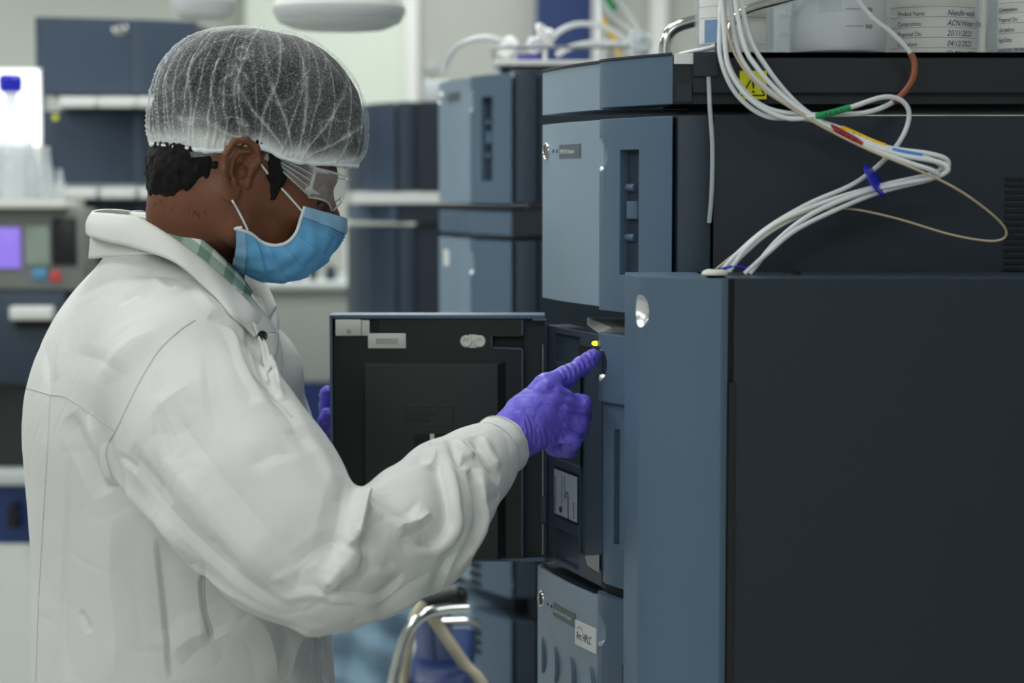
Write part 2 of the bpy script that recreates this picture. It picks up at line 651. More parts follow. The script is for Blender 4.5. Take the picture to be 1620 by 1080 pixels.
cut(fr, pocket(.14, .62, H - .048, H - .012, .006), pocket(.14, .62, .135, H - .056, .006), pocket(.62, .72, .03, H - .056, .004), pocket(.14, .60, .062, .126, .004), pocket(.16, .60, .008, .048, .005))
MB().obox(fo + fd * (L * .62) + Vector((0, 0, H - .033)) - fn * .001, fd * (L * .30), fn * .003, (0, 0, .013)).build('sensor_slot', 'black_in', sm)
pl = P(940.5, 543, 2.345) - Vector((ONEAR[0], ONEAR[1], sz0))
MB().lathe([(0, .0035), (.0016, .003), (.0026, .001), (.0028, -.003)], pl, 16, fr=(fd, Vector((0, 0, 1)), fn)).build('status_light', 'led', sm)
# inner wall, bracket and sheet metal wedge
MB().obox(ge + Vector((0, 0, .0)) + fn * .0005, Vector((.012, -.012, 0)), Vector((.02, .03, 0)), (0, 0, H - .02)).build('inner_post', 'plastic_dark', sm)
a = P(925, 503, 2.52) - Vector((ONEAR[0], ONEAR[1], sz0))
MB().add([(-.082, .30, H + .006), (-.060, .128, H + .006), (-.005, .128, H + .006), (-.005, .30, H + .006), (-.082, .30, H - .003), (-.0735, .150, H - .003), (-.060, .128, H - .003), (-.005, .128, H - .003)],
         [(0, 1, 2, 3), (0, 4, 5, 1), (1, 5, 6), (1, 6, 7, 2)]).build('top_bracket', 'bracket', sm)
OO = Vector((ONEAR[0], ONEAR[1], sz0))
MB().add([P(925, 879, 2.375) - OO, P(948, 877, 2.335) - OO, P(948, 906, 2.335) - OO, P(929, 894, 2.375) - OO, P(925, 879, 2.40) - OO, P(948, 877, 2.36) - OO], [(0, 3, 2, 1), (0, 1, 5, 4)]).build('lower_bracket', 'bracket', sm)
# centre column in two pieces
pillar(.226, H, sm, 'plastic', None, H - .036, 'upper_column')
PP = [(p[0] + .006, p[1] + .004) for p in PIL]
c2 = MB().prism(PP + [(.0, .03), (-.02, .135)], .0095, .226).build('lower_column', 'plastic', sm)
p, d, n = pil_at(.0)
cut(c2, MB().obox(Vector((p.x + .004, p.y - .002, .060)) - Vector((n.x, n.y, 0)) * .02, Vector((d.x, d.y, 0)) * .012, Vector((n.x, n.y, 0)) * .036, (0, 0, .135)))
# data label
a = fo + fd * (L * .16) + Vector((0, 0, .066)) + fn * .0003
lb = MB().obox(a, fd * (L * .42), fn * .0006, (0, 0, .056)).build('data_label', 'silver_label', sm)
LT = a + fn * .0008
dn = Vector((0, 0, -1))
for txt, sz, u, v, bo in (('Product of Singapore', .0066, .04, .0475, .00012), ('Waters Technologies Corp.', .0040, .33, .052, .00005), ('34 Maple Street Milford', .0040, .45, .052, .00005), ('L23ARC547M', .0064, .60, .027, .00012), ('2024-07-12', .0056, .84, .024, .00008)):
    text_mesh(txt, sz, LT + fd * (L * .42 * u) + Vector((0, 0, v)), dn, fd, 'ink', 'label_lettering', lb, .00005, sx=.8, bold=bo)
c0 = LT + fd * (L * .42 * .30) + Vector((0, 0, .008))
cir = MB()
cir.tube([c0 + fd * (.0042 * math.cos(2 * math.pi * i / 24)) + Vector((0, 0, .0034 * math.sin(2 * math.pi * i / 24))) for i in range(24)], .0007, 6, closed=True)
cir.tube([c0 + fd * (.002 * math.cos(2 * math.pi * i / 12)) + Vector((0, 0, .0016 * math.sin(2 * math.pi * i / 12))) for i in range(12)], .0006, 6, closed=True)
cir.build('round_mark', 'ink', lb)
sn = MB()
c0 = LT + fd * (L * .42 * .50) + Vector((0, 0, .026))
pts = [c0, c0 + fd * .0115, c0 + fd * .0115 + Vector((0, 0, .007)), c0 + Vector((0, 0, .007))]
sn.tube(pts, .0002, 5, closed=True).build('boxed_mark', 'ink', lb)
text_mesh('SN', .006, c0 + fd * .003 + Vector((0, 0, .0065)), dn, fd, 'ink', 'label_lettering', lb, .00005, sx=.8, bold=.0001)

# base module under the solvent manager
bm_ = empty('base_module', (ONEAR[0], ONEAR[1], BT), 0, 'dark base module under the pale solvent manager at the bottom right', 'laboratory instrument')
MB().prism(front_poly(), .004, .244).build('front_panel', 'plastic_pale', bm_)
pillar(.004, .244, bm_, 'plastic')
module_body(bm_, .247)

# the open door: hinged at the far corner, swung out to the left, inner side facing us
DY = 2.50
hx = P(862, 700, DY).x
dl = P(523, 700, DY).x
zt, zb = P(600, 498, DY).z, P(600, 888, DY).z
dr = empty('door', (hx, DY, zb), 0)
rel(dr, sm)
W = dl - hx   # negative
HH = zt - zb
wr = P(826, 700, DY).x - hx
sh = MB().box(W, W + .0035, -.004, .05, 0, HH).box(W + .0035, 0, -.002, .05, HH - .0045, HH).box(W + .0035, 0, .0, .05, 0, .004).box(W + .0035, 0, .045, .05, .004, HH - .0045)
sh.build('outer_shell', 'plastic', dr)
inner = MB().box(W + .004, wr, .0006, .030, .0045, HH - .0055).build('inner_panel', 'black', dr)
zz = lambda py: P(600, py, DY).z - zb
xx = lambda px: P(px, 700, DY).x - hx
cut(inner, MB().box(xx(777), xx(835), -.02, .04, zz(549), zz(532)), MB().box(xx(577), xx(600), -.02, .012, zz(526), zz(506)), MB().box(xx(527), xx(578), -.02, .012, zz(532), zz(505)))
MB().box(xx(777), xx(828), .012, .02, zz(550), zz(531)).build('slot_back', 'black_in', dr)
rim = MB()
rim.tube([(wr + .0004, -.0001, .006), (wr + .0004, -.0001, zz(552))], .0011, 8).tube([(wr + .0004, -.0001, zz(552)), (xx(780), -.0001, zz(550)), (xx(778), -.0001, zz(547)), (xx(778), -.0001, zz(532))], .0008, 8)
rim.tube([(wr + .0004, -.0001, zz(530)), (wr + .0004, -.0001, HH - .006)], .0011, 8)
rim.build('panel_edge', 'plastic', dr)
# raised centre panel
x0, x1, z0, z1 = xx(577), xx(800), .0052, zz(572)
bv = .010
rp = MB().add([(x0, 0, z0), (x1, 0, z0), (x1, 0, z1), (x0, 0, z1), (x0 + .0015, -.014, z0), (x1 - bv, -.014, z0), (x1 - bv, -.014, z1 - .0025), (x0 + .0015, -.014, z1 - .0025)],
              [(4, 5, 6, 7), (0, 4, 7, 3), (1, 2, 6, 5), (3, 7, 6, 2), (0, 1, 5, 4)]).build('raised_panel', 'charcoal', dr)
zz2 = lambda py: P(600, py, DY - .014).z - zb
xx2 = lambda px: P(px, 700, DY - .014).x - hx
fr = MB()
a0, a1, b0, b1 = xx2(642), xx2(717), zz2(672), zz2(642)
fr.tube(spline([(a0, -.0141, b0), (a1, -.0141, b0), (a1, -.0141, b1), (a0, -.0141, b1)], 1, True), .0010, 6, closed=True)
fr.build('moulded_frame', 'charcoal', rp)
text_mesh('CAUTION: HOT', .0052, (a0 + .002, -.0143, b0 + .012), (1, 0, 0), (0, 0, 1), 'charcoal', 'moulded_lettering', rp, .0003)
text_mesh('Keep door closed', .0040, (a0 + .002, -.0143, b0 + .005), (1, 0, 0), (0, 0, 1), 'charcoal', 'moulded_lettering', rp, .0003)
MB().box(xx2(655), xx2(707), -.0145, -.0141, zz2(735), zz2(686)).build('catch_opening', 'black_in', rp)
MB().tube([(xx2(684), -.016, zz2(740)), (xx2(684), -.016, zz2(686))], .003, 14).build('catch_pin', 'zinc', rp)
# latch plate top left and its angle
lp = MB().box(xx(532), xx(573), -.0025, .004, zz(531), zz(505)).build('latch_block', 'zinc', dr, bevel=.001)
MB().lathe([(0, .0008), (.0028, .0008), (.0030, 0)], (xx(553), -.0028, zz(524)), 16, fr=(Vector((1, 0, 0)), Vector((0, 0, 1)), Vector((0, -1, 0)))).build('screw', 'steel', lp)
an = MB().box(xx(573), xx(586), -.0012, .003, zz(531), zz(506)).box(xx(583), xx(643), -.0016, .003, zz(551), zz(527)).build('latch_angle', 'zinc', dr, bevel=.001)
MB().box(xx(596), xx(630), -.0024, -.0015, zz(543), zz(535)).build('strike_slot', 'steel', an)
ro = MB().box(xx(742), xx(755), -.002, .001, zz(550), zz(529)).build('roller_mount', 'zinc', dr)
for px in (738, 759):
    MB().lathe([(.0028, .003), (.0038, .004), (.0068, .004), (.0076, .003), (.0076, 0)], (xx(px), -.0005, zz(539.5)), 28, fr=(Vector((1, 0, 0)), Vector((0, 0, 1)), Vector((0, -1, 0)))).build('roller', 'zinc', ro)
    MB().lathe([(0, .0015), (.003, .0015)], (xx(px), -.0015, zz(539.5)), 16, fr=(Vector((1, 0, 0)), Vector((0, 0, 1)), Vector((0, -1, 0)))).build('roller_bore', 'black_in', ro)
# hinge side
MB().box(wr + .0006, xx(862), .012, .044, .004, HH - .006).build('hinge_edge', 'paint2', dr)
MB().box(xx(842), xx(864), -.004, .0, HH - .007, HH - .0045).build('hinge_tab', 'plastic', dr)
for z0, z1 in ((zz(785), zz(545)), (zz(878), zz(830))):
    MB().tube([(xx(859), .004, z0), (xx(859), .004, z1)], .0013, 10).build('hinge_rod', 'steel', dr)
MB().box(xx(856), xx(864), .008, .03, zz(830), zz(786)).build('hinge_block', 'plastic_dark', dr)
# bulged outer face of the door
o = MB()
rows = []
for j in range(13):
    x = W + (0 - W) * j / 12
    rows.append((x, .05 + .006 * math.sin(math.pi * j / 12)))
o.prism(rows + [(0, .0495), (W, .0495)], .003, HH - .003)
o.build('outer_skin', 'plastic_pale', dr)

# solvent manager ----------------------------------------------------------------
ez0, ez1 = .75, .9655
em = empty('solvent_manager', (ONEAR[0], ONEAR[1], ez0), 0, 'lowest pale grey module on the bench bearing a white Arc HPLC label', 'laboratory instrument')
H = ez1 - ez0
FE = [(p[0] - .0055, p[1]) for p in front_poly()]
fp = MB().prism(FE, .006, H).build('front_panel', 'plastic_pale', em)
MB().box(.046, .62, .006, .345, .004, H).build('casing', 'paint', em)
MB().add([(FE[0][0] + .004, .34, H + .0004), (.03, .34, H + .0004), (.03, .14, H + .0004), (-.0735, .145, H + .0004)] + [(p[0] + .0035, p[1], H + .0004) for p in FE[11:1:-1]], [tuple(range(14))]).build('brushed_top', mat('brushed dark steel', (70, 78, 86), .32, .7, var=.3, vscale=30), em)
MB().prism([(p[0] + .008, p[1] + .006) for p in PIL[1:-1]] + [(.0, .03), (-.02, .130)], H - .001, H + .0165).build('slot_back', 'black_in', em)
pillar(.0, H + .0065, em, 'plastic', (.03, H - .068, .30, .62, .018), H - .038)
for k in (0, 1):
    for yy in (.04, .30):
        MB().cyl((.08 + .45 * k, yy, .0), (.08 + .45 * k, yy, .008), .012).build('rubber_foot', 'black', em)
f2 = lambda t, z, off: tuple(v if i else Vector((v.x - .0055, v.y, v.z)) for i, v in enumerate(on_front(t, z, off)))
zt = H
p, d, n = f2(.10, zt - .040, .0005)
fr = (d, Vector((0, 0, 1)), n)
bd = MB().lathe([(.0, .0004), (.008, .0004), (.0088, .0016), (.0098, .0020), (.0104, .0008), (.0104, -.002)], p, 36, fr=fr).build('round_badge', 'chrome', em, 30)
MB().lathe([(.0, .0007), (.0079, .0009)], p, 30, fr=fr).build('badge_face', 'black', bd)
for k, tt in enumerate((.235, .31)):
    p, d, n = f2(tt, zt - .041, -.0002)
    MB().lathe([(.0, .0006), (.0022, .0006), (.0026, 0), (.0026, -.001)], p, 16, fr=(d, Vector((0, 0, 1)), n)).build('indicator', 'black_in', em)
p, d, n = f2(.36, zt - .050, .0)
q, _, _ = f2(.71, zt - .050, .0)
MB().obox(p - n * .002, (q - p), n * .0032, (0, 0, .0165)).build('name_strip', 'plate', em)
text_mesh('Quaternary Solvent Manager-R', .0068, p + (q - p) * .03 + n * .0014 + Vector((0, 0, .0058)), q - p, (0, 0, 1), 'text_pale', 'name_lettering', em, .0001, sx=.70)
p, d, n = f2(.715, zt - .070, .0002)
q, _, _ = f2(1.03, zt - .070, .0002)
la = MB().obox(p - n * .001, (q - p) * .86, n * .0022, (0, 0, .030)).build('paper_label', 'paper', em)
text_mesh('Arc HPLC', .0140, p + (q - p) * .07 + n * .0014 + Vector((0, 0, .008)), q - p, (0, 0, 1), 'ink', 'label_lettering', la, .0001, sx=.70)
MB().tube([p + (q - p) * (.12 + .2 * i / 8) + n * .0014 + Vector((0, 0, .0205 + .0035 * math.sin(math.pi * i / 8))) for i in range(9)], .0003, 5).build('arc_mark', 'ink', la)
for k in range(4):
    t0 = .09 + .265 * k
    pts = []
    for i in range(17):
        a = -1.25 + 2.5 * i / 16
        p, d, n = f2(min(1.02, t0 + .085 * math.cos(a)), zt - .112 - .006 * k * 0 + .024 * math.sin(a), 0)
        pts.append(p + n * .0004)
    rs = [.0008 + .0034 * math.sin(math.pi * i / 16) ** .7 for i in range(17)]
    MB().tube(pts, rs, 12).build('finger_groove', 'plastic', em, 60)

# nearest tower: column compartment -----------------------------------------------
cz1 = P(1160, 440, 2.04).z
cc = empty('column_compartment', (P(1160, 600, 2.04).x, 2.04, BT), 0, 'tall dark slab sided column compartment nearest the camera at right', 'laboratory instrument')
X = lambda px, Y: P(px, 600, Y).x
poly = [(X(1151, 2.04), 2.041), (X(1140, 2.042), 2.0375), (X(1110, 2.042), 2.040), (X(1080, 2.047), 2.047), (X(1050, 2.058), 2.058), (X(1030, 2.07), 2.068), (X(1018, 2.08), 2.078), (X(1011.5, 2.09), 2.086), (X(1008, 2.095), 2.093), (X(1005.5, 2.10), 2.102), (X(1002, 2.11), 2.112), (X(996, 2.13), 2.13), (X(989, 2.15), 2.15), (X(988, 2.17), 2.17), (X(990, 2.19), 2.189), (X(1151, 2.04), 2.189)]
ox, oy = cc.location.x, cc.location.y
pl2 = [(a - ox, b - oy) for a, b in poly]
z1 = cz1 - BT
shell = MB().prism(pl2, .004, z1).build('front_shell', 'plastic', cc)
sc_c = Vector((X(1005, 2.085) - ox, 2.083 - oy, P(1010, 491, 2.085).z - BT))
cut(shell, sphere_mb(sc_c, .0185, 44, 30))
sep_sphere(shell, sc_c, .0185, 'finger_scoop', 'scoop', cc)
a = X(1160.5, 2.04) - ox
MB().box(a, .62, .0, .149, .004, z1 - .0008).build('side_panel', 'paint', cc)
b = X(1151, 2.041) - ox
MB().box(b + .0004, a, .006, .149, .004, z1 - .001).build('gap_strip', 'black_in', cc)
MB().box(b + .001, a + .0022, -.0016, .006, .004, P(0, 605, 2.04).z - BT).build('edge_rail', 'black', cc)
MB().box(b - .02, .62, .002, .149, z1 - .0012, z1).build('top_cover', 'plastic_dark', cc)
# grommet and plug on its top
g = P(1130, 430, 2.12)
gt = empty('tube_grommet', (g.x, 2.115, cz1), 0, 'round cream rubber grommet on top of the column compartment, tubes entering', 'grommet')
MB().lathe([(0, .006), (.0085, .0062), (.0125, .0045), (.0142, .002), (.0142, 0)], (0, 0, 0), 36).build('collar', 'zinc', gt)
MB().lathe([(.0, .0066), (.006, .0066), (.0068, .006)], (.003, 0, 0), 24).build('bore', 'black_in', gt)
pk = empty('hole_plug', (P(1254, 430, 2.13).x, 2.13, cz1), 0, 'small black dome plug on the column compartment top by the tubes', 'plug')
MB().lathe([(0, .0035), (.006, .003), (.010, .0012), (.011, 0)], (0, 0, 0), 28).build('cap', 'black', pk)
# ------------------------------------------------------------ signed distance sculpting
import openvdb as vdb


class SDF:
    def __init__(s, lo, hi, h):
        s.h = h
        s.lo = np.array(lo, np.float32)
        n = np.ceil((np.array(hi) - np.array(lo)) / h).astype(int) + 1
        s.n = n
        s.ax = [s.lo[i] + np.arange(n[i], dtype=np.float32) * h for i in range(3)]
        s.d = np.full(tuple(n), 1.0, np.float32)

    def sub(s, lo, hi):
        a = [max(0, int((lo[i] - s.lo[i]) / s.h)) for i in range(3)]
        b = [min(int(s.n[i]), int((hi[i] - s.lo[i]) / s.h) + 2) for i in range(3)]
        sl = tuple(slice(a[i], max(a[i], b[i])) for i in range(3))
        X = s.ax[0][sl[0]][:, None, None]
        Y = s.ax[1][sl[1]][None, :, None]
        Z = s.ax[2][sl[2]][None, None, :]
        return sl, X, Y, Z

    def op(s, sl, d, k, mode='add'):
        A = s.d[sl]
        if A.size == 0:
            return
        d = np.broadcast_to(d, A.shape).astype(np.float32)
        if mode == 'sub':
            d = -d
            hh = np.clip(.5 + .5 * (A - d) / k, 0, 1) if k > 0 else (A > d).astype(np.float32)
            s.d[sl] = d * (1 - hh) + A * hh + (k * hh * (1 - hh) if k > 0 else 0)
        else:
            if k > 0:
                hh = np.clip(.5 + .5 * (A - d) / k, 0, 1)
                s.d[sl] = A * (1 - hh) + d * hh - k * hh * (1 - hh)
            else:
                s.d[sl] = np.minimum(A, d)

    def cap(s, a, b, ra, rb, k=.01, mode='add', flat=None):
        """tapered capsule; flat=(axis, factor) squeezes it along an axis"""
        a = np.array(a, np.float32)
        b = np.array(b, np.float32)
        m = max(ra, rb) + k + 4 * s.h
        sl, X, Y, Z = s.sub(np.minimum(a, b) - m, np.maximum(a, b) + m)
        ab = b - a
        L2 = float(ab @ ab) + 1e-12
        px, py, pz = X - a[0], Y - a[1], Z - a[2]
        t = np.clip((px * ab[0] + py * ab[1] + pz * ab[2]) / L2, 0, 1)
        dx, dy, dz = px - t * ab[0], py - t * ab[1], pz - t * ab[2]
        if flat is None:
            d = np.sqrt(dx * dx + dy * dy + dz * dz)
        else:
            ax, f = flat
            ax = np.array(ax, np.float32)
            q = dx * ax[0] + dy * ax[1] + dz * ax[2]
            d = np.sqrt(np.maximum(dx * dx + dy * dy + dz * dz + q * q * (f * f - 1), 0))
        s.op(sl, d - (ra + (rb - ra) * t), k, mode)
        return s

    def chain(s, pts, k=.01, mode='add', flat=None):
        for (a, ra), (b, rb) in zip(pts[:-1], pts[1:]):
            s.cap(a, b, ra, rb, k, mode, flat)
        return s

    def ell(s, c, r, R=None, k=.01, mode='add'):
        """ellipsoid with axes = rows of R"""
        c = np.array(c, np.float32)
        m = max(r) + k + 4 * s.h
        sl, X, Y, Z = s.sub(c - m, c + m)
        px, py, pz = X - c[0], Y - c[1], Z - c[2]
        if R is None:
            R = np.eye(3)
        R = np.array(R, np.float32)
        q = [(px * R[i][0] + py * R[i][1] + pz * R[i][2]) for i in range(3)]
        k0 = np.sqrt(sum((q[i] / r[i]) ** 2 for i in range(3)))
        k1 = np.sqrt(sum((q[i] / (r[i] ** 2)) ** 2 for i in range(3))) + 1e-9
        s.op(sl, k0 * (k0 - 1) / k1, k, mode)
        return s

    def mesh(s, name='m', smooth=0):
        s.d[0], s.d[-1], s.d[:, 0], s.d[:, -1], s.d[:, :, 0], s.d[:, :, -1] = 1, 1, 1, 1, 1, 1
        g = vdb.FloatGrid()
        g.background = 1.0
        g.copyFromArray(np.clip(s.d, -3 * s.h, 3 * s.h))
        v, q = g.convertToQuads(0.0)
        v = v * s.h + s.lo
        return Vm(v.astype(np.float64), q.astype(np.int64)[:, ::-1])


class Vm:
    """vertex/quads mesh in numpy with displacement tools"""
    def __init__(s, v, q):
        s.v = v
        s.q = q

    def normals(s):
        a, b, c, d = (s.v[s.q[:, i]] for i in range(4))
        n = np.cross(c - a, d - b)
        N = np.zeros_like(s.v)
        for i in range(4):
            np.add.at(N, s.q[:, i], n)
        N /= np.linalg.norm(N, axis=1)[:, None] + 1e-12
        return N

    def smooth(s, it=1, f=.5):
        n = len(s.v)
        e = np.concatenate([s.q[:, [0, 1]], s.q[:, [1, 2]], s.q[:, [2, 3]], s.q[:, [3, 0]]])
        e = np.concatenate([e, e[:, ::-1]])
        cnt = np.bincount(e[:, 0], minlength=n)[:, None] + 1e-9
        for _ in range(it):
            S_ = np.stack([np.bincount(e[:, 0], s.v[e[:, 1], i], n) for i in range(3)], 1)
            s.v = s.v * (1 - f) + f * S_ / cnt
        return s

    def bvh(s):
        return BVHTree.FromPolygons([tuple(p) for p in s.v], [tuple(int(i) for i in f) for f in s.q])

    def stroke(s, pts, amp, w, w2=None, N=None, taper=True, tri=False):
        """raise (amp>0) or press in a ridge along a 3d polyline; w2 gives the width of the other side"""
        pts = np.array([tuple(p) for p in pts])
        lo, hi = pts.min(0) - 3 * max(w, w2 or 0), pts.max(0) + 3 * max(w, w2 or 0)
        idx = np.where(((s.v > lo) & (s.v < hi)).all(1))[0]
        if not len(idx):
            return
        V = s.v[idx]
        best = np.full(len(idx), 1e9)
        par = np.zeros(len(idx))
        sgn = np.ones(len(idx))
        n = len(pts) - 1
        NN = (N if N is not None else s.normals())[idx]
        for i in range(n):
            a, b = pts[i], pts[i + 1]
            ab = b - a
            t = np.clip(((V - a) @ ab) / (ab @ ab + 1e-12), 0, 1)
            D = V - (a + t[:, None] * ab)
            d = np.linalg.norm(D, axis=1)
            m = d < best
            best[m] = d[m]
            par[m] = (i + t[m]) / n
            side = np.einsum('ij,ij->i', np.cross(NN, ab), D)
            sgn[m] = np.sign(side[m])
        ww = np.where(sgn > 0, w, w2 or w)
        prof = np.clip(1 - best / (1.6 * ww), 0, 1) ** 1.15 if tri else np.exp(-(best / ww) ** 2)
        tp = np.clip(np.minimum(par, 1 - par) * 5, 0, 1) ** .7 if taper else 1
        s.v[idx] += NN * (amp * prof * tp)[:, None]

    def to_obj(s, name, m, parent=None):
        me = bpy.data.meshes.new(name)
        me.vertices.add(len(s.v))
        me.vertices.foreach_set('co', s.v.astype(np.float32).ravel())
        me.loops.add(len(s.q) * 4)
        me.loops.foreach_set('vertex_index', s.q.astype(np.int32).ravel())
        me.polygons.add(len(s.q))
        me.polygons.foreach_set('loop_start', np.arange(len(s.q), dtype=np.int32) * 4)
        me.update(calc_edges=True)
        me.validate()
        return link(name, me, m, parent, 0)


def nz(v, sc, seed=0, oct_=3):
    """cheap smooth noise in -1..1"""
    r = np.random.RandomState(seed)
    out = np.zeros(len(v))
    amp = 1
    tot = 0
    for o in range(oct_):
        for _ in range(6):
            k = r.normal(size=3)
            k /= np.linalg.norm(k)
            out += amp * np.sin(v @ (k * sc * (2 ** o) * r.uniform(.7, 1.4)) + r.uniform(0, 6.28)) / 2.4
        tot += amp
        amp *= .5
    return out / tot


def hit(bvh, px, py):
    d = (P(px, py, 3.0) - CAM).normalized()
    r = bvh.ray_cast(CAM, d)
    return r[0]


def strokes(vm, bvh, lst):
    for s_ in lst:
        px, amp, w = s_[0], s_[1], s_[2]
        w2 = s_[3] if len(s_) > 3 else None
        sp = spline([Vector((a, b, 0)) for a, b in px], 5)
        pts = [hit(bvh, p.x, p.y) for p in sp]
        pts = [p for p in pts if p is not None]
        if len(pts) > 2:
            vm.stroke(pts, amp, w, w2, tri=len(s_) > 4)


def V3(*a):
    return np.array(a, float)


# ------------------------------------------------------------ the person
def cloth_mat(name, col, rough=.8, bump=.0001, sss=0, var=.02):
    m, nt, b, N, L = new_mat(name)
    b.inputs['Base Color'].default_value = S(*col)
    b.inputs['Roughness'].default_value = rough
    b.inputs['Specular IOR Level'].default_value = .25
    b.inputs['Sheen Weight'].default_value = .15
    tc = N.new('ShaderNodeTexCoord')
    wv = N.new('ShaderNodeTexNoise')
    wv.inputs['Scale'].default_value = 900
    wv.inputs['Detail'].default_value = 2
    L.new(tc.outputs['Object'], wv.inputs['Vector'])
    w2 = N.new('ShaderNodeTexNoise')
    w2.inputs['Scale'].default_value = 28
    w2.inputs['Detail'].default_value = 6
    w2.inputs['Distortion'].default_value = .8
    L.new(tc.outputs['Object'], w2.inputs['Vector'])
    b1 = N.new('ShaderNodeBump')
    b1.inputs['Distance'].default_value = bump
    b1.inputs['Strength'].default_value = .6
    L.new(wv.outputs['Fac'], b1.inputs['Height'])
    b2 = N.new('ShaderNodeBump')
    b2.inputs['Distance'].default_value = .0019
    b2.inputs['Strength'].default_value = .5
    L.new(w2.outputs['Fac'], b2.inputs['Height'])
    L.new(b1.outputs[0], b2.inputs['Normal'])
    L.new(b2.outputs[0], b.inputs['Normal'])
    return m


M['coat'] = cloth_mat('white cotton twill', (213, 213, 210))
M['seam'] = mat('stitched seam', (190, 193, 190), .85)
M['skin'] = mat('brown skin', (114, 72, 51), .48, var=.12, vscale=30, bump=.0003, bscale=260, spec=.4)
M['skin'].node_tree.nodes['Principled BSDF'].inputs['Subsurface Weight'].default_value = .12
M['skin'].node_tree.nodes['Principled BSDF'].inputs['Subsurface Radius'].default_value = (.012, .005, .003)
M['skin'].node_tree.nodes['Principled BSDF'].inputs['Subsurface Scale'].default_value = .5
M['glove'] = mat('violet nitrile glove', (104, 92, 206), .42, var=.06, vscale=40, bump=.0002, bscale=420, spec=.45)
M['mask'] = mat('blue pleated mask fabric', (104, 174, 222), .75, var=.03, bump=.0001, bscale=1500)
M['maskpale'] = mat('pale blue pressed mask edge', (140, 184, 214), .75, bump=.0002, bscale=900)
M['maskwhite'] = mat('white mask binding', (228, 232, 235), .8)
M['clear'] = mat('clear goggle plastic', (225, 232, 235), .06, alpha=.10, spec=.9, coat=.6)
M['clear2'] = mat('thick clear goggle plastic', (215, 222, 222), .12, alpha=.42, spec=.8)
M['trouser'] = cloth_mat('dark trouser cloth', (40, 44, 54))
M['shoe'] = mat('black shoe', (24, 24, 26), .4)

# hair: fine dark strands
m, nt, b, N, L = new_mat('black hair')
b.inputs['Base Color'].default_value = S(17, 15, 16)
b.inputs['Roughness'].default_value = .6
b.inputs['Specular IOR Level'].default_value = .2
tc = N.new('ShaderNodeTexCoord')
mp = N.new('ShaderNodeMapping')
mp.inputs['Scale'].default_value = (700, 700, 90)
L.new(tc.outputs['Object'], mp.inputs['Vector'])
nn = N.new('ShaderNodeTexNoise')
nn.inputs['Scale'].default_value = 1
nn.inputs['Detail'].default_value = 4
nn.inputs['Distortion'].default_value = 1.2
L.new(mp.outputs[0], nn.inputs['Vector'])
bp = N.new('ShaderNodeBump')
bp.inputs['Distance'].default_value = .0016
bp.inputs['Strength'].default_value = 1
L.new(nn.outputs['Fac'], bp.inputs['Height'])
L.new(bp.outputs[0], b.inputs['Normal'])
M['hair'] = m

# plaid shirt collar
m, nt, b, N, L = new_mat('green and white plaid cotton')
b.inputs['Roughness'].default_value = .85
uv = N.new('ShaderNodeAttribute')
uv.attribute_name = 'plaid'
sep = N.new('ShaderNodeSeparateXYZ')
L.new(uv.outputs['Vector'], sep.inputs[0])
prev = None
for ax, per in ((0, 1.0), (1, 1.0)):
    a_ = N.new('ShaderNodeMath')
    a_.operation = 'FRACT'
    L.new(sep.outputs[ax], a_.inputs[0])
    r_ = N.new('ShaderNodeValToRGB')
    r_.color_ramp.interpolation = 'CONSTANT'
    e = r_.color_ramp.elements
    e[0].color = (1, 1, 1, 1)
    e[1].position = .45
    e[1].color = (.45, .56, .50, 1)
    e3 = e.new(.85)
    e3.color = (.62, .74, .68, 1)
    e4 = e.new(.9)
    e4.color = (.95, 1, .97, 1)
    L.new(a_.outputs[0], r_.inputs[0])
    if prev is None:
        prev = r_
    else:
        mx = N.new('ShaderNodeMix')
        mx.data_type = 'RGBA'
        mx.blend_type = 'MULTIPLY'
        mx.inputs[0].default_value = 1
        L.new(prev.outputs[0], mx.inputs[6])
        L.new(r_.outputs[0], mx.inputs[7])
        m2 = N.new('ShaderNodeMix')
        m2.data_type = 'RGBA'
        m2.blend_type = 'MULTIPLY'
        m2.inputs[0].default_value = 1
        m2.inputs[7].default_value = (.80, .86, .80, 1)
        L.new(mx.outputs[2], m2.inputs[6])
        L.new(m2.outputs[2], b.inputs['Base Color'])
M['plaid'] = m

person = empty('person', (P(300, 700, 2.33).x, 2.33, 0), 0, 'person in white lab coat, hair net and face mask pointing a gloved finger', 'person')
PB = Vector(person.location)


def wear(o, par=None):
    """attach a piece built in world coordinates to the person (or to a part of the person)"""
    o.parent = par or person
    if par is None:
        o.location = -PB
    return o


# head frame
YAW, NOD = math.radians(14), math.radians(16)
hf = Vector((math.cos(NOD) * math.cos(YAW), math.cos(NOD) * math.sin(YAW), -math.sin(NOD)))
hl = Vector((-math.sin(YAW), math.cos(YAW), 0))
hu = hf.cross(hl)
HC = P(384, 277, 2.21) + hl * .072
HR = np.array([hf, hl, hu])


def HW(f, l, u):
    return HC + hf * f + hl * l + hu * u


def h3(f, l, u):
    return np.array(HW(f, l, u))


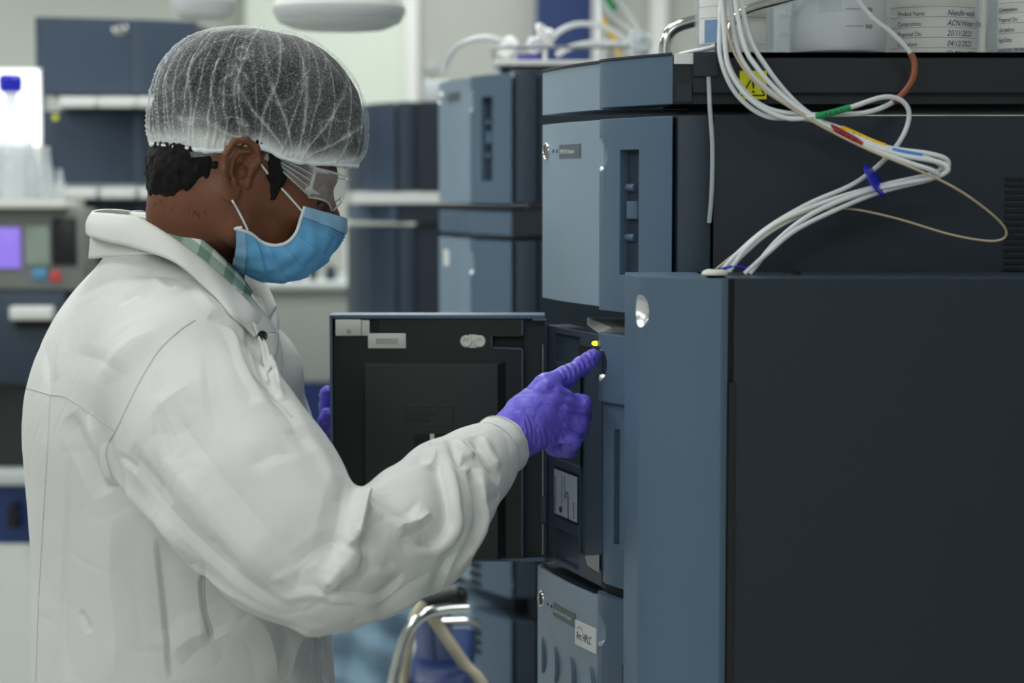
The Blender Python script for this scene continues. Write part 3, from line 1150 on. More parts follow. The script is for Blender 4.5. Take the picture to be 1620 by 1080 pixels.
hd = SDF(np.array(HC) - V3(.19, .16, .30), np.array(HC) + V3(.17, .15, .19), .0017)
hd.ell(h3(-.004, 0, .045), (.098, .074, .088), HR, .01)
hd.ell(h3(.0, 0, .01), (.088, .068, .075), HR, .02)
hd.ell(h3(.058, 0, .022), (.052, .058, .056), HR, .02)
hd.ell(h3(.050, 0, -.030), (.050, .048, .060), HR, .022)
for sd in (-1, 1):
    hd.cap(h3(.004, .058 * sd, -.02), h3(.010, .050 * sd, -.056), .016, .015, .025)
    hd.cap(h3(.010, .050 * sd, -.056), h3(.074, .014 * sd, -.082), .016, .012, .02)
    hd.cap(h3(.02, .060 * sd, -.008), h3(.074, .043 * sd, -.018), .012, .015, .02)    # cheekbone
    hd.cap(h3(.102, .012 * sd, .026), h3(.088, .046 * sd, .026), .008, .008, .012)   # brow
    hd.ell(h3(.103, .032 * sd, .004), (.014, .018, .013), HR, .010, 'sub')
    hd.ell(h3(.088, .031 * sd, .004), (.0135, .0135, .0135), HR, .002)
    hd.cap(h3(.100, .020 * sd, .0105), h3(.094, .044 * sd, .0095), .0035, .0035, .004)  # lid
    hd.cap(h3(.110, .0 * sd, -.030), h3(.108, .012 * sd, -.036), .008, .008, .006)   # nostril wing
hd.cap(h3(.100, 0, -.052), h3(.094, .018, -.054), .006, .004, .005)
hd.cap(h3(.100, 0, -.052), h3(.094, -.018, -.054), .006, .004, .005)
hd.cap(h3(.096, 0, -.062), h3(.090, .015, -.060), .0065, .004, .004)
hd.cap(h3(.096, 0, -.062), h3(.090, -.015, -.060), .0065, .004, .004)
hd.cap(h3(.100, 0, .018), h3(.128, 0, -.030), .006, .011, .010)     # nose
hd.ell(h3(.082, 0, -.083), (.015, .018, .013), HR, .015)             # chin
# neck and chest inside the coat
NB = np.array(P(296, 420, 2.33))
hd.cap(h3(-.030, 0, -.035), NB, .054, .057, .03)
hd.cap(h3(-.046, 0, -.0), h3(-.040, 0, -.06), .036, .038, .03)
for sd in (-1, 1):
    hd.cap(h3(-.012, .052 * sd, -.03), NB + np.array(hf) * .03 + np.array(hl) * .012 * sd, .016, .016, .02)
hd.cap(NB, NB + V3(-.01, .01, -.10), .060, .085, .03)
# ear
for sd in (-1, 1):
    def E(f, u, l=0):
        return h3(f, sd * (.076 + l), u)
    # helix outline, tilted back
    hx_ = [(.006, .004), (.012, .020), (.006, .033), (-.008, .038), (-.021, .032), (-.026, .016), (-.023, -.001), (-.016, -.014), (-.010, -.022)]
    lat = [.001, .004, .007, .010, .013, .0145, .013, .009, .006]
    hd.cap(E(-.006, .015, -.006), E(-.008, -.008, -.008), .016, .012, .004, flat=(hl, 1.2))
    for (p, q, l1, l2) in zip(hx_[:-1], hx_[1:], lat[:-1], lat[1:]):
        hd.cap(E(p[0], p[1], l1), E(q[0], q[1], l2), .0036, .0036, .0035)
    hd.ell(E(-.009, .012, .0025), (.020, .0035, .028), np.array([hf * .96 + hl * .22 * -sd, hl, hu]), .003)
    an_ = [(-.001, .026), (-.012, .024), (-.0165, .012), (-.014, -.002), (-.007, -.010)]
    for p, q in zip(an_[:-1], an_[1:]):
        hd.cap(E(p[0], p[1], .0085), E(q[0], q[1], .0085), .0028, .0028, .003)
    hd.ell(E(-.008, -.022, .004), (.010, .0045, .012), HR, .004)     # lobe
    hd.cap(E(.006, -.004, .005), E(.007, -.010, .004), .0042, .004, .003)       # tragus
    hd.ell(E(-.004, .003, .008), (.0085, .010, .0105), HR, .002, 'sub')
    hd.ell(E(.000, .018, .008), (.006, .006, .006), HR, .002, 'sub')
hv = hd.mesh()
hv.smooth(2, .5)
hbvh = hv.bvh()
body = wear(hv.to_obj('body', 'skin'))

# hair under and below the net
hh = SDF(np.array(HC) - V3(.16, .14, .16), np.array(HC) + V3(.17, .14, .21), .0019)
hh.ell(h3(.003, 0, .060), (.098, .075, .088), HR, .01)
hh.ell(h3(-.036, 0, .004), (.066, .068, .056), HR, .015)
hh.ell(h3(-.060, 0, -.018), (.039, .055, .044), HR, .015)
for sd in (-1, 1):
    hh.chain([(h3(.030, .068 * sd, .04), .015), (h3(.036, .0695 * sd, .012), .0105), (h3(.039, .0690 * sd, -.014), .0045)], .008, flat=(hl, 1.6))
    hh.ell(h3(.010, .079 * sd, .012), (.009, .012, .032), HR, .004, 'sub')
    hh.ell(h3(.010, .088 * sd, -.034), (.030, .026, .032), HR, .006, 'sub')
# clear the face
hh.ell(h3(.105, 0, -.01), (.055, .09, .052), HR, .006, 'sub')
vv = hh.mesh()
vv.smooth(1, .5)
Nn_ = vv.normals()
loc = (vv.v - np.array(HC)) @ HR.T
st_ = np.sin(loc[:, 0] * 520 + 3.5 * nz(loc, 60, 3) + 160 * loc[:, 2])
vv.v += Nn_ * (.0005 * st_ + .0020 * nz(loc, 130, 5) + .0010 * nz(loc, 420, 8))[:, None]
wear(vv.to_obj('hair', 'hair'))
tuft = MB()
rr = random.Random(3)
for i in range(900):
    a_ = rr.uniform(-1, 1)
    f_, l_, u_ = -.062 - .026 * rr.random() + .05 * abs(a_) ** 2 * rr.random(), a_ * .052, -.030 - .024 * rr.random()
    p0 = HW(f_, l_, u_ + .012)
    nb = hbvh.find_nearest(p0)
    if nb[0] is None:
        continue
    n0 = nb[1]
    p0 = nb[0] + n0 * .002
    p1 = p0 + Vector((rr.uniform(-.003, .004), 0, -.008)) + n0 * .0012
    p2 = p1 + Vector((rr.uniform(-.003, .005), 0, -.008)) - n0 * .0016
    tuft.tube([p0, p1, p2], [.0006, .0004, .0001], 4, cap=False)
tf = tuft.build('nape_hair', 'hair')
tf.location = -PB
tf.parent = person
tf['kind'] = 'stuff'
# ------------------------------------------------------------ lab coat
TH = math.radians(24)
FW = Vector((math.cos(TH), math.sin(TH), 0))     # where the chest faces
RT = Vector((math.sin(TH), -math.cos(TH), 0))    # towards the right shoulder (near the camera)
YC = 2.34
rows = [  # image row, left edge, right edge, half breadth across the shoulders
    (392, 165, 296, .045), (410, 146, 314, .080), (430, 122, 340, .115), (460, 92, 372, .148), (500, 64, 410, .170), (540, 44, 434, .184), (580, 28, 445, .192),
    (620, 18, 452, .194), (660, 14, 458, .194), (700, 15, 463, .192), (760, 21, 470, .188), (820, 27, 480, .186),
    (900, 33, 492, .184), (1000, 34, 508, .186), (1080, 36, 524, .190), (1250, 30, 550, .200), (1500, 20, 580, .21), (1720, 10, 600, .215)]
zr, xr_, hr_, br_ = [], [], [], []
for py, a, b, br in rows:
    l, r = P(a, py, YC - .06), P(b, py, YC + .05)
    zr.append((l.z + r.z) / 2)
    xr_.append((l.x + r.x) / 2)
    hr_.append((r.x - l.x) / 2)
    br_.append(br)
zr, xr_, hr_, br_ = (np.array(x[::-1]) for x in (zr, xr_, hr_, br_))
ct = SDF((-.66, 1.86, .52), (.06, 2.86, 1.42), .0060)
Z = ct.ax[2]
cx = np.interp(Z, zr, xr_)
hw = np.interp(Z, zr, hr_)
bb = np.interp(Z, zr, br_)
aa = np.sqrt(np.maximum(hw ** 2 - (bb * math.sin(TH)) ** 2, .0004)) / math.cos(TH)
cy = np.interp(Z, [.6, 1.0, 1.2, 1.4], [YC, YC, YC - .005, YC - .01])
X, Y = ct.ax[0][:, None, None], ct.ax[1][None, :, None]
dx, dy = X - cx[None, None, :], Y - cy[None, None, :]
u = (dx * FW.x + dy * FW.y) / aa[None, None, :]
v = (dx * RT.x + dy * RT.y) / bb[None, None, :]
k0 = (np.abs(u) ** 2.25 + np.abs(v) ** 2.25) ** (1 / 2.25)
dt = (k0 - 1) * np.minimum(aa, bb)[None, None, :] * .8
top, bot = P(0, 392, YC).z, .56
dt = np.maximum(dt, Z[None, None, :] - top)
dt = np.maximum(dt, bot - Z[None, None, :])
ct.d = np.minimum(ct.d, dt).astype(np.float32)


def PX(px, py, Y):
    return np.array(P(px, py, Y))


# shoulders
ct.cap(PX(225, 470, 2.28), PX(292, 585, 2.19), .050, .080, .05)
ct.cap(PX(330, 470, 2.34), PX(345, 560, 2.22), .035, .060, .05)
ct.cap(PX(340, 480, 2.42), PX(392, 590, 2.50), .045, .062, .05)
slv = [(PX(292, 612, 2.165), .084), (PX(340, 700, 2.12), .092), (PX(402, 784, 2.075), .091), (PX(458, 852, 2.045), .079), (PX(521, 888, 2.035), .0725)]
ct.chain(slv, .03)
fore = [(PX(521, 888, 2.035), .0725), (PX(588, 877, 2.07), .066), (PX(655, 838, 2.115), .0695), (PX(705, 778, 2.165), .058), (PX(752, 738, 2.205), .046), (PX(778, 716, 2.225), .0350), (PX(792, 704, 2.238), .0330)]
ct.chain(fore, .008)
ct.cap(PX(677, 718, 2.145), PX(696, 714, 2.165), .0135, .0135, .005)
ct.cap(PX(628, 800, 2.09), PX(655, 778, 2.11), .028, .026, .02)
# far sleeve
ct.chain([(PX(396, 600, 2.50), .062), (PX(420, 680, 2.55), .055), (PX(440, 760, 2.60), .050)], .03)
ct.chain([(PX(440, 760, 2.60), .050), (PX(478, 760, 2.61), .042), (PX(505, 742, 2.615), .034)], .02)
# cuff opening
e0, e1 = PX(782, 712, 2.230), PX(829, 676, 2.280)
axc = (e1 - e0) / np.linalg.norm(e1 - e0)
slc, Xc, Yc_, Zc = ct.sub(e0 - .06, e0 + .09)
ct.d[slc] = np.maximum(ct.d[slc], (Xc - e0[0]) * axc[0] + (Yc_ - e0[1]) * axc[1] + (Zc - e0[2]) * axc[2] - .004)
cv = ct.mesh()
cv.smooth(3, .5)


def seg_t(v, a, b):
    ab = b - a
    t = np.clip(((v - a) @ ab) / (ab @ ab), 0, 1)
    return t, np.linalg.norm(v - (a + t[:, None] * ab), axis=1)


def drape(vm, it=260):
    """let the cloth be a little longer than the form under it, so that it buckles into folds"""
    x0 = vm.v.copy()
    q_ = vm.q
    e = np.concatenate([q_[:, [0, 1]], q_[:, [1, 2]], q_[:, [2, 3]], q_[:, [3, 0]], q_[:, [0, 2]], q_[:, [1, 3]]])
    e.sort(axis=1)
    e = np.unique(e, axis=0)
    n = len(x0)
    mid = (x0[e[:, 0]] + x0[e[:, 1]]) / 2
    d = x0[e[:, 1]] - x0[e[:, 0]]
    L0 = np.linalg.norm(d, axis=1)
    dn_ = d / L0[:, None]
    # slack along and round the limbs
    U0, U1, EL, W0_ = PX(300, 620, 2.165), PX(480, 850, 2.045), PX(530, 880, 2.035), PX(803, 698, 2.25)
    ta, da = seg_t(mid, U0, U1)
    tf_, df_ = seg_t(mid, EL, W0_)
    on_f = np.exp(-(df_ / .09) ** 4) * (tf_ > 0)
    on_u = np.exp(-(da / .12) ** 4) * (1 - on_f)
    au = (U1 - U0) / np.linalg.norm(U1 - U0)
    af = (W0_ - EL) / np.linalg.norm(W0_ - EL)
    c_u, c_f, c_z = (dn_ @ au) ** 2, (dn_ @ af) ** 2, dn_[:, 2] ** 2
    body_ = (1 - on_u) * (1 - on_f)
    elb = np.exp(-(np.linalg.norm(mid - PX(560, 850, 2.04), axis=1) / .11) ** 2)
    arm_ = np.exp(-(np.linalg.norm(mid - PX(235, 740, 2.16), axis=1) / .10) ** 2)
    low_ = np.clip((1.20 - mid[:, 2]) / .25, 0, 1)
    sl = on_f * (.035 * c_f + .015 * (1 - c_f)) + on_u * (.05 * c_u + .035 * (1 - c_u)) + body_ * ((.012 + .045 * low_) * (1 - c_z) + .018 * c_z)
    sl *= 1.45
    sl += .025 * elb + .05 * arm_
    L = L0 * (1 + sl)
    cnt = np.bincount(e.ravel(), minlength=n)[:, None] + 1e-9
    N_ = vm.normals()
    x = x0 + N_ * (.0016 * nz(x0, 75, 91, 2))[:, None]
    e2 = np.concatenate([e, e[:, ::-1]])
    near = np.exp(-(np.linalg.norm(x0 - PX(600, 830, 2.06), axis=1) / .15) ** 2)
    kf = (.009 - .005 * near)[:, None]
    vel = np.zeros_like(x)
    for k_ in range(it):
        d = x[e[:, 1]] - x[e[:, 0]]
        l = np.linalg.norm(d, axis=1)
        c = (.5 * (l - L) / (l + 1e-9))[:, None] * d
        acc = np.stack([np.bincount(e[:, 0], c[:, i], n) - np.bincount(e[:, 1], c[:, i], n) for i in range(3)], 1)
        stp = acc / cnt * 1.7
        nb = np.stack([np.bincount(e2[:, 0], x[e2[:, 1], i], n) for i in range(3)], 1) / cnt
        nb0 = 0
        lap = nb - x
        # bending: damp the laplacian of the offset, biharmonic
        l2 = np.stack([np.bincount(e2[:, 0], lap[e2[:, 1], i], n) for i in range(3)], 1) / cnt - lap
        stp += -.32 * l2 + .02 * lap
        stp += kf * (x0 - x)
        vel = .75 * vel + stp * .55
        x = x + vel
    off = x - x0
    m_ = np.linalg.norm(off, axis=1)
    lim = .018
    off *= np.minimum(1, lim / (m_ + 1e-9))[:, None]
    vm.v = x0 + off
    return vm


drape(cv)


def subdiv(vm, lv=1):
    o_ = vm.to_obj('t', None)
    md_ = o_.modifiers.new('s', 'SUBSURF')
    md_.levels = lv
    bpy.context.view_layer.update()
    nm_ = bpy.data.meshes.new_from_object(o_.evaluated_get(bpy.context.evaluated_depsgraph_get()))
    v_ = np.empty(len(nm_.vertices) * 3, np.float32)
    nm_.vertices.foreach_get('co', v_)
    q_ = np.empty(len(nm_.loops), np.int32)
    nm_.loops.foreach_get('vertex_index', q_)
    bpy.data.objects.remove(o_)
    return Vm(v_.reshape(-1, 3).astype(float), q_.reshape(-1, 4).astype(np.int64))


cv = subdiv(cv, 2)
cb = cv.bvh()
mm = .001
T = True
F_ = [
    # armhole gather and the fold running down from it
    ([(170, 700), (184, 742), (214, 780), (262, 832), (305, 890)], -8 * mm, .007, .014),
    ([(112, 655), (122, 690), (145, 735), (168, 782)], 8 * mm, .016, .012, T),
    ([(140, 655), (156, 695), (172, 735), (180, 768)], -9 * mm, .012, .010, T),
    ([(205, 715), (222, 742), (250, 775), (264, 800)], 5 * mm, .010, .014, T),
    ([(188, 722), (206, 735), (214, 742)], 4 * mm, .006, .006, T),
    ([(243, 590), (245, 680), (248, 790)], 3 * mm, .004, .03, T),
    # pressed creases along the upper arm
    ([(262, 632), (300, 690), (367, 774), (430, 850), (512, 940)], 9 * mm, .030, .045, T),
    ([(240, 690), (290, 760), (360, 840), (440, 920)], -5 * mm, .022, .022, T),
    ([(326, 560), (330, 640), (334, 690)], 2.0 * mm, .006, .02, T),
    ([(370, 540), (410, 600), (455, 660), (490, 715)], 4.0 * mm, .012, .03, T),
    ([(400, 555), (462, 640), (510, 725), (540, 790)], -4 * mm, .012, .02),
    ([(210, 730), (255, 795), (330, 872), (400, 930), (475, 970)], 5 * mm, .010, .020, T),
    ([(262, 850), (330, 915), (400, 958), (470, 985)], -3 * mm, .008, .008),
    ([(330, 850), (345, 880), (372, 905)], 3 * mm, .006, .012, T),
    ([(395, 635), (440, 650), (480, 690)], -3 * mm, .010, .016, T),
    ([(395, 740), (430, 720), (470, 715)], 2.5 * mm, .008, .018, T),
    # the crook of the elbow
    ([(574, 776), (568, 800), (562, 835), (556, 864)], -17 * mm, .0075, .011),
    ([(546, 762), (542, 800), (530, 850), (514, 900)], 6 * mm, .016, .02, T),
    ([(592, 778), (584, 820), (578, 870), (562, 905)], 6 * mm, .014, .02, T),
    ([(556, 862), (548, 885), (530, 912), (512, 935)], -12 * mm, .012, .018),
    ([(513, 938), (560, 941), (612, 941), (640, 905)], 7 * mm, .006, .024, T),
    ([(440, 952), (490, 940), (535, 945), (580, 941)], -4 * mm, .007, .007, T),
    ([(462, 900), (500, 872), (545, 848)], 4 * mm, .008, .012, T),
    ([(430, 925), (462, 905), (500, 884)], -3 * mm, .006, .006, T),
    ([(462, 915), (470, 925), (480, 900), (505, 885)], 2.5 * mm, .004, .006, T),
    ([(570, 890), (590, 896), (625, 897)], 3 * mm, .006, .01, T),
    # folds round the forearm
    ([(574, 788), (600, 812), (640, 846), (680, 870)], -4 * mm, .010, .016, T),
    ([(600, 772), (635, 800), (660, 812)], 4 * mm, .014, .018, T),
    ([(618, 840), (650, 832), (684, 808)], -8 * mm, .007, .012, T),
    ([(622, 826), (655, 820), (680, 800)], 3 * mm, .010, .012, T),
    ([(630, 852), (668, 866), (700, 850), (711, 815), (708, 775), (696, 735), (690, 702)], 7.5 * mm, .006, .020),
    ([(640, 868), (690, 872), (722, 838), (722, 800), (716, 760), (707, 730)], -6 * mm, .007, .010),
    ([(664, 732), (668, 708), (684, 700)], 5 * mm, .008, .010),
    ([(676, 738), (688, 724), (692, 706)], -5 * mm, .006, .008),
    ([(712, 694), (722, 722), (732, 734), (742, 722)], 6 * mm, .006, .010),
    ([(722, 694), (736, 712), (750, 722)], -5 * mm, .005, .006),
    ([(742, 722), (750, 760), (756, 810), (744, 860), (716, 905)], 9 * mm, .006, .016),
    ([(757, 738), (764, 775), (766, 820), (752, 862), (728, 900)], -7 * mm, .007, .010),
    ([(746, 690), (762, 712), (776, 740), (790, 762)], 7 * mm, .007, .010),
    ([(762, 690), (775, 718), (790, 742)], -5 * mm, .006, .008),
    ([(766, 790), (778, 795), (790, 788)], 4 * mm, .007, .008, T),
    ([(690, 938), (702, 905), (722, 872)], 6 * mm, .006, .016, T),
    ([(600, 965), (640, 932), (692, 900)], 3 * mm, .008, .02, T),
    ([(560, 985), (620, 965), (680, 935)], -3 * mm, .008, .010, T),
    # body of the coat
    ([(404, 520), (418, 560), (432, 600), (446, 632)], -8 * mm, .005, .008),
    ([(392, 522), (408, 565), (424, 606), (436, 634)], 5 * mm, .006, .010, T),
    ([(505, 1000), (508, 1040), (512, 1078)], 5 * mm, .004, .02, T),
    ([(500, 985), (470, 1020), (455, 1076)], -4 * mm, .015, .02, T),
    ([(250, 850), (258, 920), (266, 1000), (272, 1075)], 4.5 * mm, .005, .035, T),
    ([(322, 885), (323, 940), (332, 985), (342, 1010)], 4 * mm, .005, .024, T),
    ([(110, 700), (105, 850), (100, 980), (104, 1078)], 4 * mm, .006, .03, T),
    ([(180, 800), (175, 900), (185, 1000), (180, 1078)], -4 * mm, .02, .02, T),
    ([(125, 965), (135, 985), (142, 1000)], 3.5 * mm, .007, .007, T),
    ([(270, 1040), (300, 1010), (330, 1000)], -5 * mm, .012, .02, T),
    ([(380, 960), (420, 1000), (440, 1076)], -5 * mm, .02, .02, T),
    ([(60, 500), (72, 560), (76, 620), (70, 700)], 3 * mm, .01, .03, T),
    ([(118, 480), (98, 540), (86, 600)], -3 * mm, .010, .014, T),
    ([(120, 470), (180, 440), (250, 432), (300, 445)], 3 * mm, .01, .02, T),
    ([(190, 480), (215, 465), (240, 472)], 3 * mm, .006, .010, T),
    ([(236, 436), (268, 460), (292, 452)], -3 * mm, .008, .008, T),
    ([(310, 452), (330, 482), (360, 502), (395, 530)], -4 * mm, .008, .014, T),
    ([(330, 500), (370, 520), (410, 560), (440, 600)], 5 * mm, .008, .02, T),
    ([(345, 503), (372, 540), (395, 600), (425, 640)], -5 * mm, .008, .010, T),
    ([(380, 505), (410, 540), (432, 590), (450, 630)], 5 * mm, .008, .010, T),
    ([(296, 640), (300, 700), (330, 750)], -2.5 * mm, .02, .02, T),
    ([(246, 620), (262, 660), (290, 720)], -3 * mm, .010, .02, T),
    ([(200, 600), (160, 570), (120, 560)], 2 * mm, .01, .02, T),
    ([(250, 520), (200, 545), (150, 600)], -2.5 * mm, .012, .02, T),
]
strokes(cv, cb, [(f_[0], f_[1] * 1.1) + tuple(x_ * .85 if x_ is not True else x_ for x_ in f_[2:]) for f_ in F_])
# fine sharp crumples in stiff cotton
ec = PX(590, 860, 2.05)
dd = np.linalg.norm(cv.v - ec, axis=1)
N0 = cv.normals()
near = np.exp(-(dd / .15) ** 2)
wp = cv.v + .020 * np.stack([nz(cv.v, 14, 50 + i, 2) for i in range(3)], 1)
rdg = lambda v_, sc_, sd_, k_, p_: np.clip(1 - np.abs(nz(v_, sc_, sd_, 2)) * k_, 0, 1) ** p_
g1 = rdg(wp * V3(1, 1, .55), 20, 21, 3.0, 1.6)
g2 = rdg(wp * V3(1, 1, .7), 48, 22, 3.0, 1.6)
g3 = rdg(wp, 110, 27, 3.5, 1.5)
msk = np.clip(.5 + nz(cv.v, 9, 77, 2) * 1.2, 0, 1)
cv.v += N0 * ((.0016 + .0010 * near) * g1 * msk + (.0006 + .0008 * near) * g2 + (.0002 + .0003 * near) * g3 * msk)[:, None]
# subdivide-like smoothing is left to the shader; keep the surface for seams
coat = wear(cv.to_obj('lab_coat', 'coat'))
cb2 = cv.bvh()


def on_coat(lst, off=.0004, k=6):
    out = []
    for p in spline([Vector((a, b, 0)) for a, b in lst], k):
        h_ = hit(cb2, p.x, p.y)
        if h_ is not None:
            n_ = cb2.find_nearest(h_)[1]
            out.append(h_ + n_ * off)
    return out


for s_ in ([(309, 506), (285, 522), (255, 550), (233, 582), (210, 625), (184, 680), (172, 700), (168, 722), (178, 756)],
           [(18, 617), (42, 614), (78, 624), (103, 628), (140, 652), (180, 680)],
           [(80, 626), (76, 700), (70, 800), (62, 940), (57, 1078)],
           [(322, 902), (324, 958), (336, 1000)],
           [(500, 1002), (502, 1040), (505, 1078)],
           [(395, 590), (425, 622), (462, 660)]):
    pts = on_coat(s_)
    if len(pts) > 2:
        wear(MB().tube(pts, .0013, 6).build('seam', 'seam'), coat)
# cuff band
ax = Vector(e1 - e0).normalized()
c0 = Vector(PX(782, 712, 2.230))
nn_ = ax.orthogonal().normalized()
b3 = ax.cross(nn_)
rows_ = []
for (h_, r_) in ((-.004, .0315), (-.0035, .0343), (.004, .0350), (.014, .0346), (.0225, .0342), (.0245, .0335), (.0240, .0318), (.010, .0310), (-.002, .0310)):
    row = []
    for j in range(64):
        a_ = 2 * math.pi * j / 64
        rr_ = r_ * (1 + .018 * math.sin(5 * a_ + h_ * 90) + .012 * math.sin(11 * a_ - h_ * 150))
        row.append(c0 + ax * (h_ - .004) + (nn_ * math.cos(a_) + b3 * math.sin(a_)) * rr_)
    rows_.append(row)
cuf = wear(MB().grid(rows_, True).build('cuff', 'coat', None, 60), coat)
for h_ in (.001, .0195):
    wear(MB().tube([c0 + ax * (h_ - .004) + (nn_ * math.cos(a_) + b3 * math.sin(a_)) * .0354 for a_ in [2 * math.pi * j / 64 for j in range(64)]], .0006, 5, closed=True).build('cuff_seam', 'seam'), coat)

# ------------------------------------------------------------ collars


def strip(name, m, top, bot, parent, th=.0016, uvs=None, k=10, rows=9, belly=.0, under=None):
    """cloth strip between two 3d curves, with thickness"""
    T_, B_ = spline(top, k), spline(bot, k)
    n = min(len(T_), len(B_))
    cen = sum((T_[i] + B_[i] for i in range(n)), Vector()) / (2 * n)
    grid = []
    for j in range(rows):
        t = j / (rows - 1)
        row = []
        for i in range(n):
            p = T_[i].lerp(B_[i], t)
            tn = (T_[min(i + 1, n - 1)] - T_[max(i - 1, 0)]).normalized()
            out = tn.cross(B_[i] - T_[i]).normalized()
            p = p + out * belly * math.sin(math.pi * t)
            row.append(p)
        grid.append(row)
    mb = MB().grid(grid)
    me = mb.mesh(name)
    o = link(name, me, m, None, 0)
    if uvs:
        at = me.attributes.new('plaid', 'FLOAT_VECTOR', 'POINT')
        vals = []
        for j in range(rows):
            for i in range(n):
                vals += [i / n * uvs[0], j / (rows - 1) * uvs[1] + .2, 0]
        at.data.foreach_set('vector', vals)
    sd = o.modifiers.new('s', 'SOLIDIFY')
    sd.thickness = th
    sd.offset = 0
    return wear(o, parent)


def PS(l):
    return [P(*a) for a in l]


def snapc(lst, off=.006):
    """keep collar points outside the coat surface"""
    out = []
    for px, py, Y in lst:
        h_ = hit(cb2, px, py)
        if h_ is not None and h_.y - off < Y and Y < 2.40:
            Y = h_.y - off
        out.append(P(px, py, Y))
    return out


# coat collar: fall (outer flap), stand below it, and the far half behind the neck
fold = snapc([(330, 372, 2.43), (262, 346, 2.40), (205, 334, 2.36), (168, 331, 2.315), (149, 334, 2.285), (152, 337, 2.262), (190, 340, 2.235), (222, 346, 2.222), (267, 373, 2.205), (315, 407, 2.20), (363, 448, 2.215), (407, 492, 2.25), (437, 522, 2.29)], .004)
edge = snapc([(330, 420, 2.45), (255, 392, 2.42), (195, 378, 2.375), (160, 372, 2.305), (139, 366, 2.275), (143, 374, 2.245), (172, 383, 2.222), (207, 391, 2.205), (278, 416, 2.175), (333, 463, 2.165), (366, 498, 2.18), (388, 518, 2.20), (404, 532, 2.23)], .007)
cl = strip('collar', 'coat', fold, edge, coat, .0030, belly=-.003)
stand_t = PS([(262, 352, 2.395), (205, 342, 2.355), (165, 342, 2.315), (150, 352, 2.285), (150, 362, 2.262), (205, 374, 2.222), (262, 392, 2.200), (300, 408, 2.196)])
stand_b = PS([(262, 400, 2.41), (205, 402, 2.37), (165, 405, 2.32), (146, 408, 2.285), (146, 409, 2.262), (205, 404, 2.215), (250, 402, 2.190), (290, 415, 2.184)])
strip('collar_stand', 'coat', stand_t, stand_b, coat, .002)
# the far half of the collar and front, seen past the neck
far_t = PS([(330, 380, 2.45), (372, 402, 2.47), (398, 420, 2.475), (420, 446, 2.47), (438, 486, 2.45)])
far_b = PS([(335, 450, 2.47), (385, 470, 2.49), (428, 476, 2.50), (440, 500, 2.49), (440, 530, 2.47)])
strip('far_collar', 'coat', far_t, far_b, coat, .002, belly=-.01)
lap_t = snapc([(434, 524, 2.31), (440, 530, 2.33), (436, 560, 2.35), (428, 580, 2.36)])
lap_b = snapc([(400, 510, 2.275), (412, 545, 2.29), (418, 580, 2.30), (424, 605, 2.31)])
strip('front_placket', 'coat', lap_t, lap_b, coat, .002, belly=-.003)
strip('front_facing', 'coat', PS([(501, 975, 2.36), (512, 975, 2.42), (522, 975, 2.50)]), PS([(512, 1200, 2.36), (526, 1200, 2.42), (538, 1200, 2.50)]), coat, .002)
# snap fastener
hs_ = hit(cb2, 415, 531)
sp_ = P(415, 531, min(2.262, (hs_.y if hs_ else 2.3) - .008))
vdir = (CAM - sp_).normalized()
vdir = (vdir + Vector((.25, 0, .1))).normalized()
sx_ = vdir.orthogonal().normalized()
fr3 = (sx_, vdir.cross(sx_), vdir)
sn = wear(MB().lathe([(0, .0012), (.0018, .0013), (.0026, .0006), (.0036, .0010), (.0050, .0016), (.0058, .0008), (.0058, -.001)], sp_, 28, fr=fr3).build('snap_fastener', mat('dark metal snap', (42, 46, 50), .3, .6)), coat)
# plaid shirt collar
pt = snapc([(248, 344, 2.385), (228, 334, 2.35), (206, 334, 2.30), (240, 338, 2.255), (278, 351, 2.235), (314, 374, 2.23), (349, 404, 2.238), (377, 432, 2.255), (400, 462, 2.28)], .003)
pb = snapc([(248, 374, 2.39), (214, 368, 2.35), (200, 368, 2.295), (232, 374, 2.245), (262, 388, 2.225), (300, 415, 2.22), (338, 448, 2.23), (370, 470, 2.25), (393, 474, 2.278)], .003)
strip('shirt_collar', 'plaid', pt, pb, None, .0018, uvs=(7, 1.1))

# ------------------------------------------------------------ gloves


def glove(name, lo, hi, fn, seed, h=.0011):
    g_ = SDF(lo, hi, h)
    fn(g_)
    m_ = g_.mesh()
    m_.smooth(2, .5)
    return m_


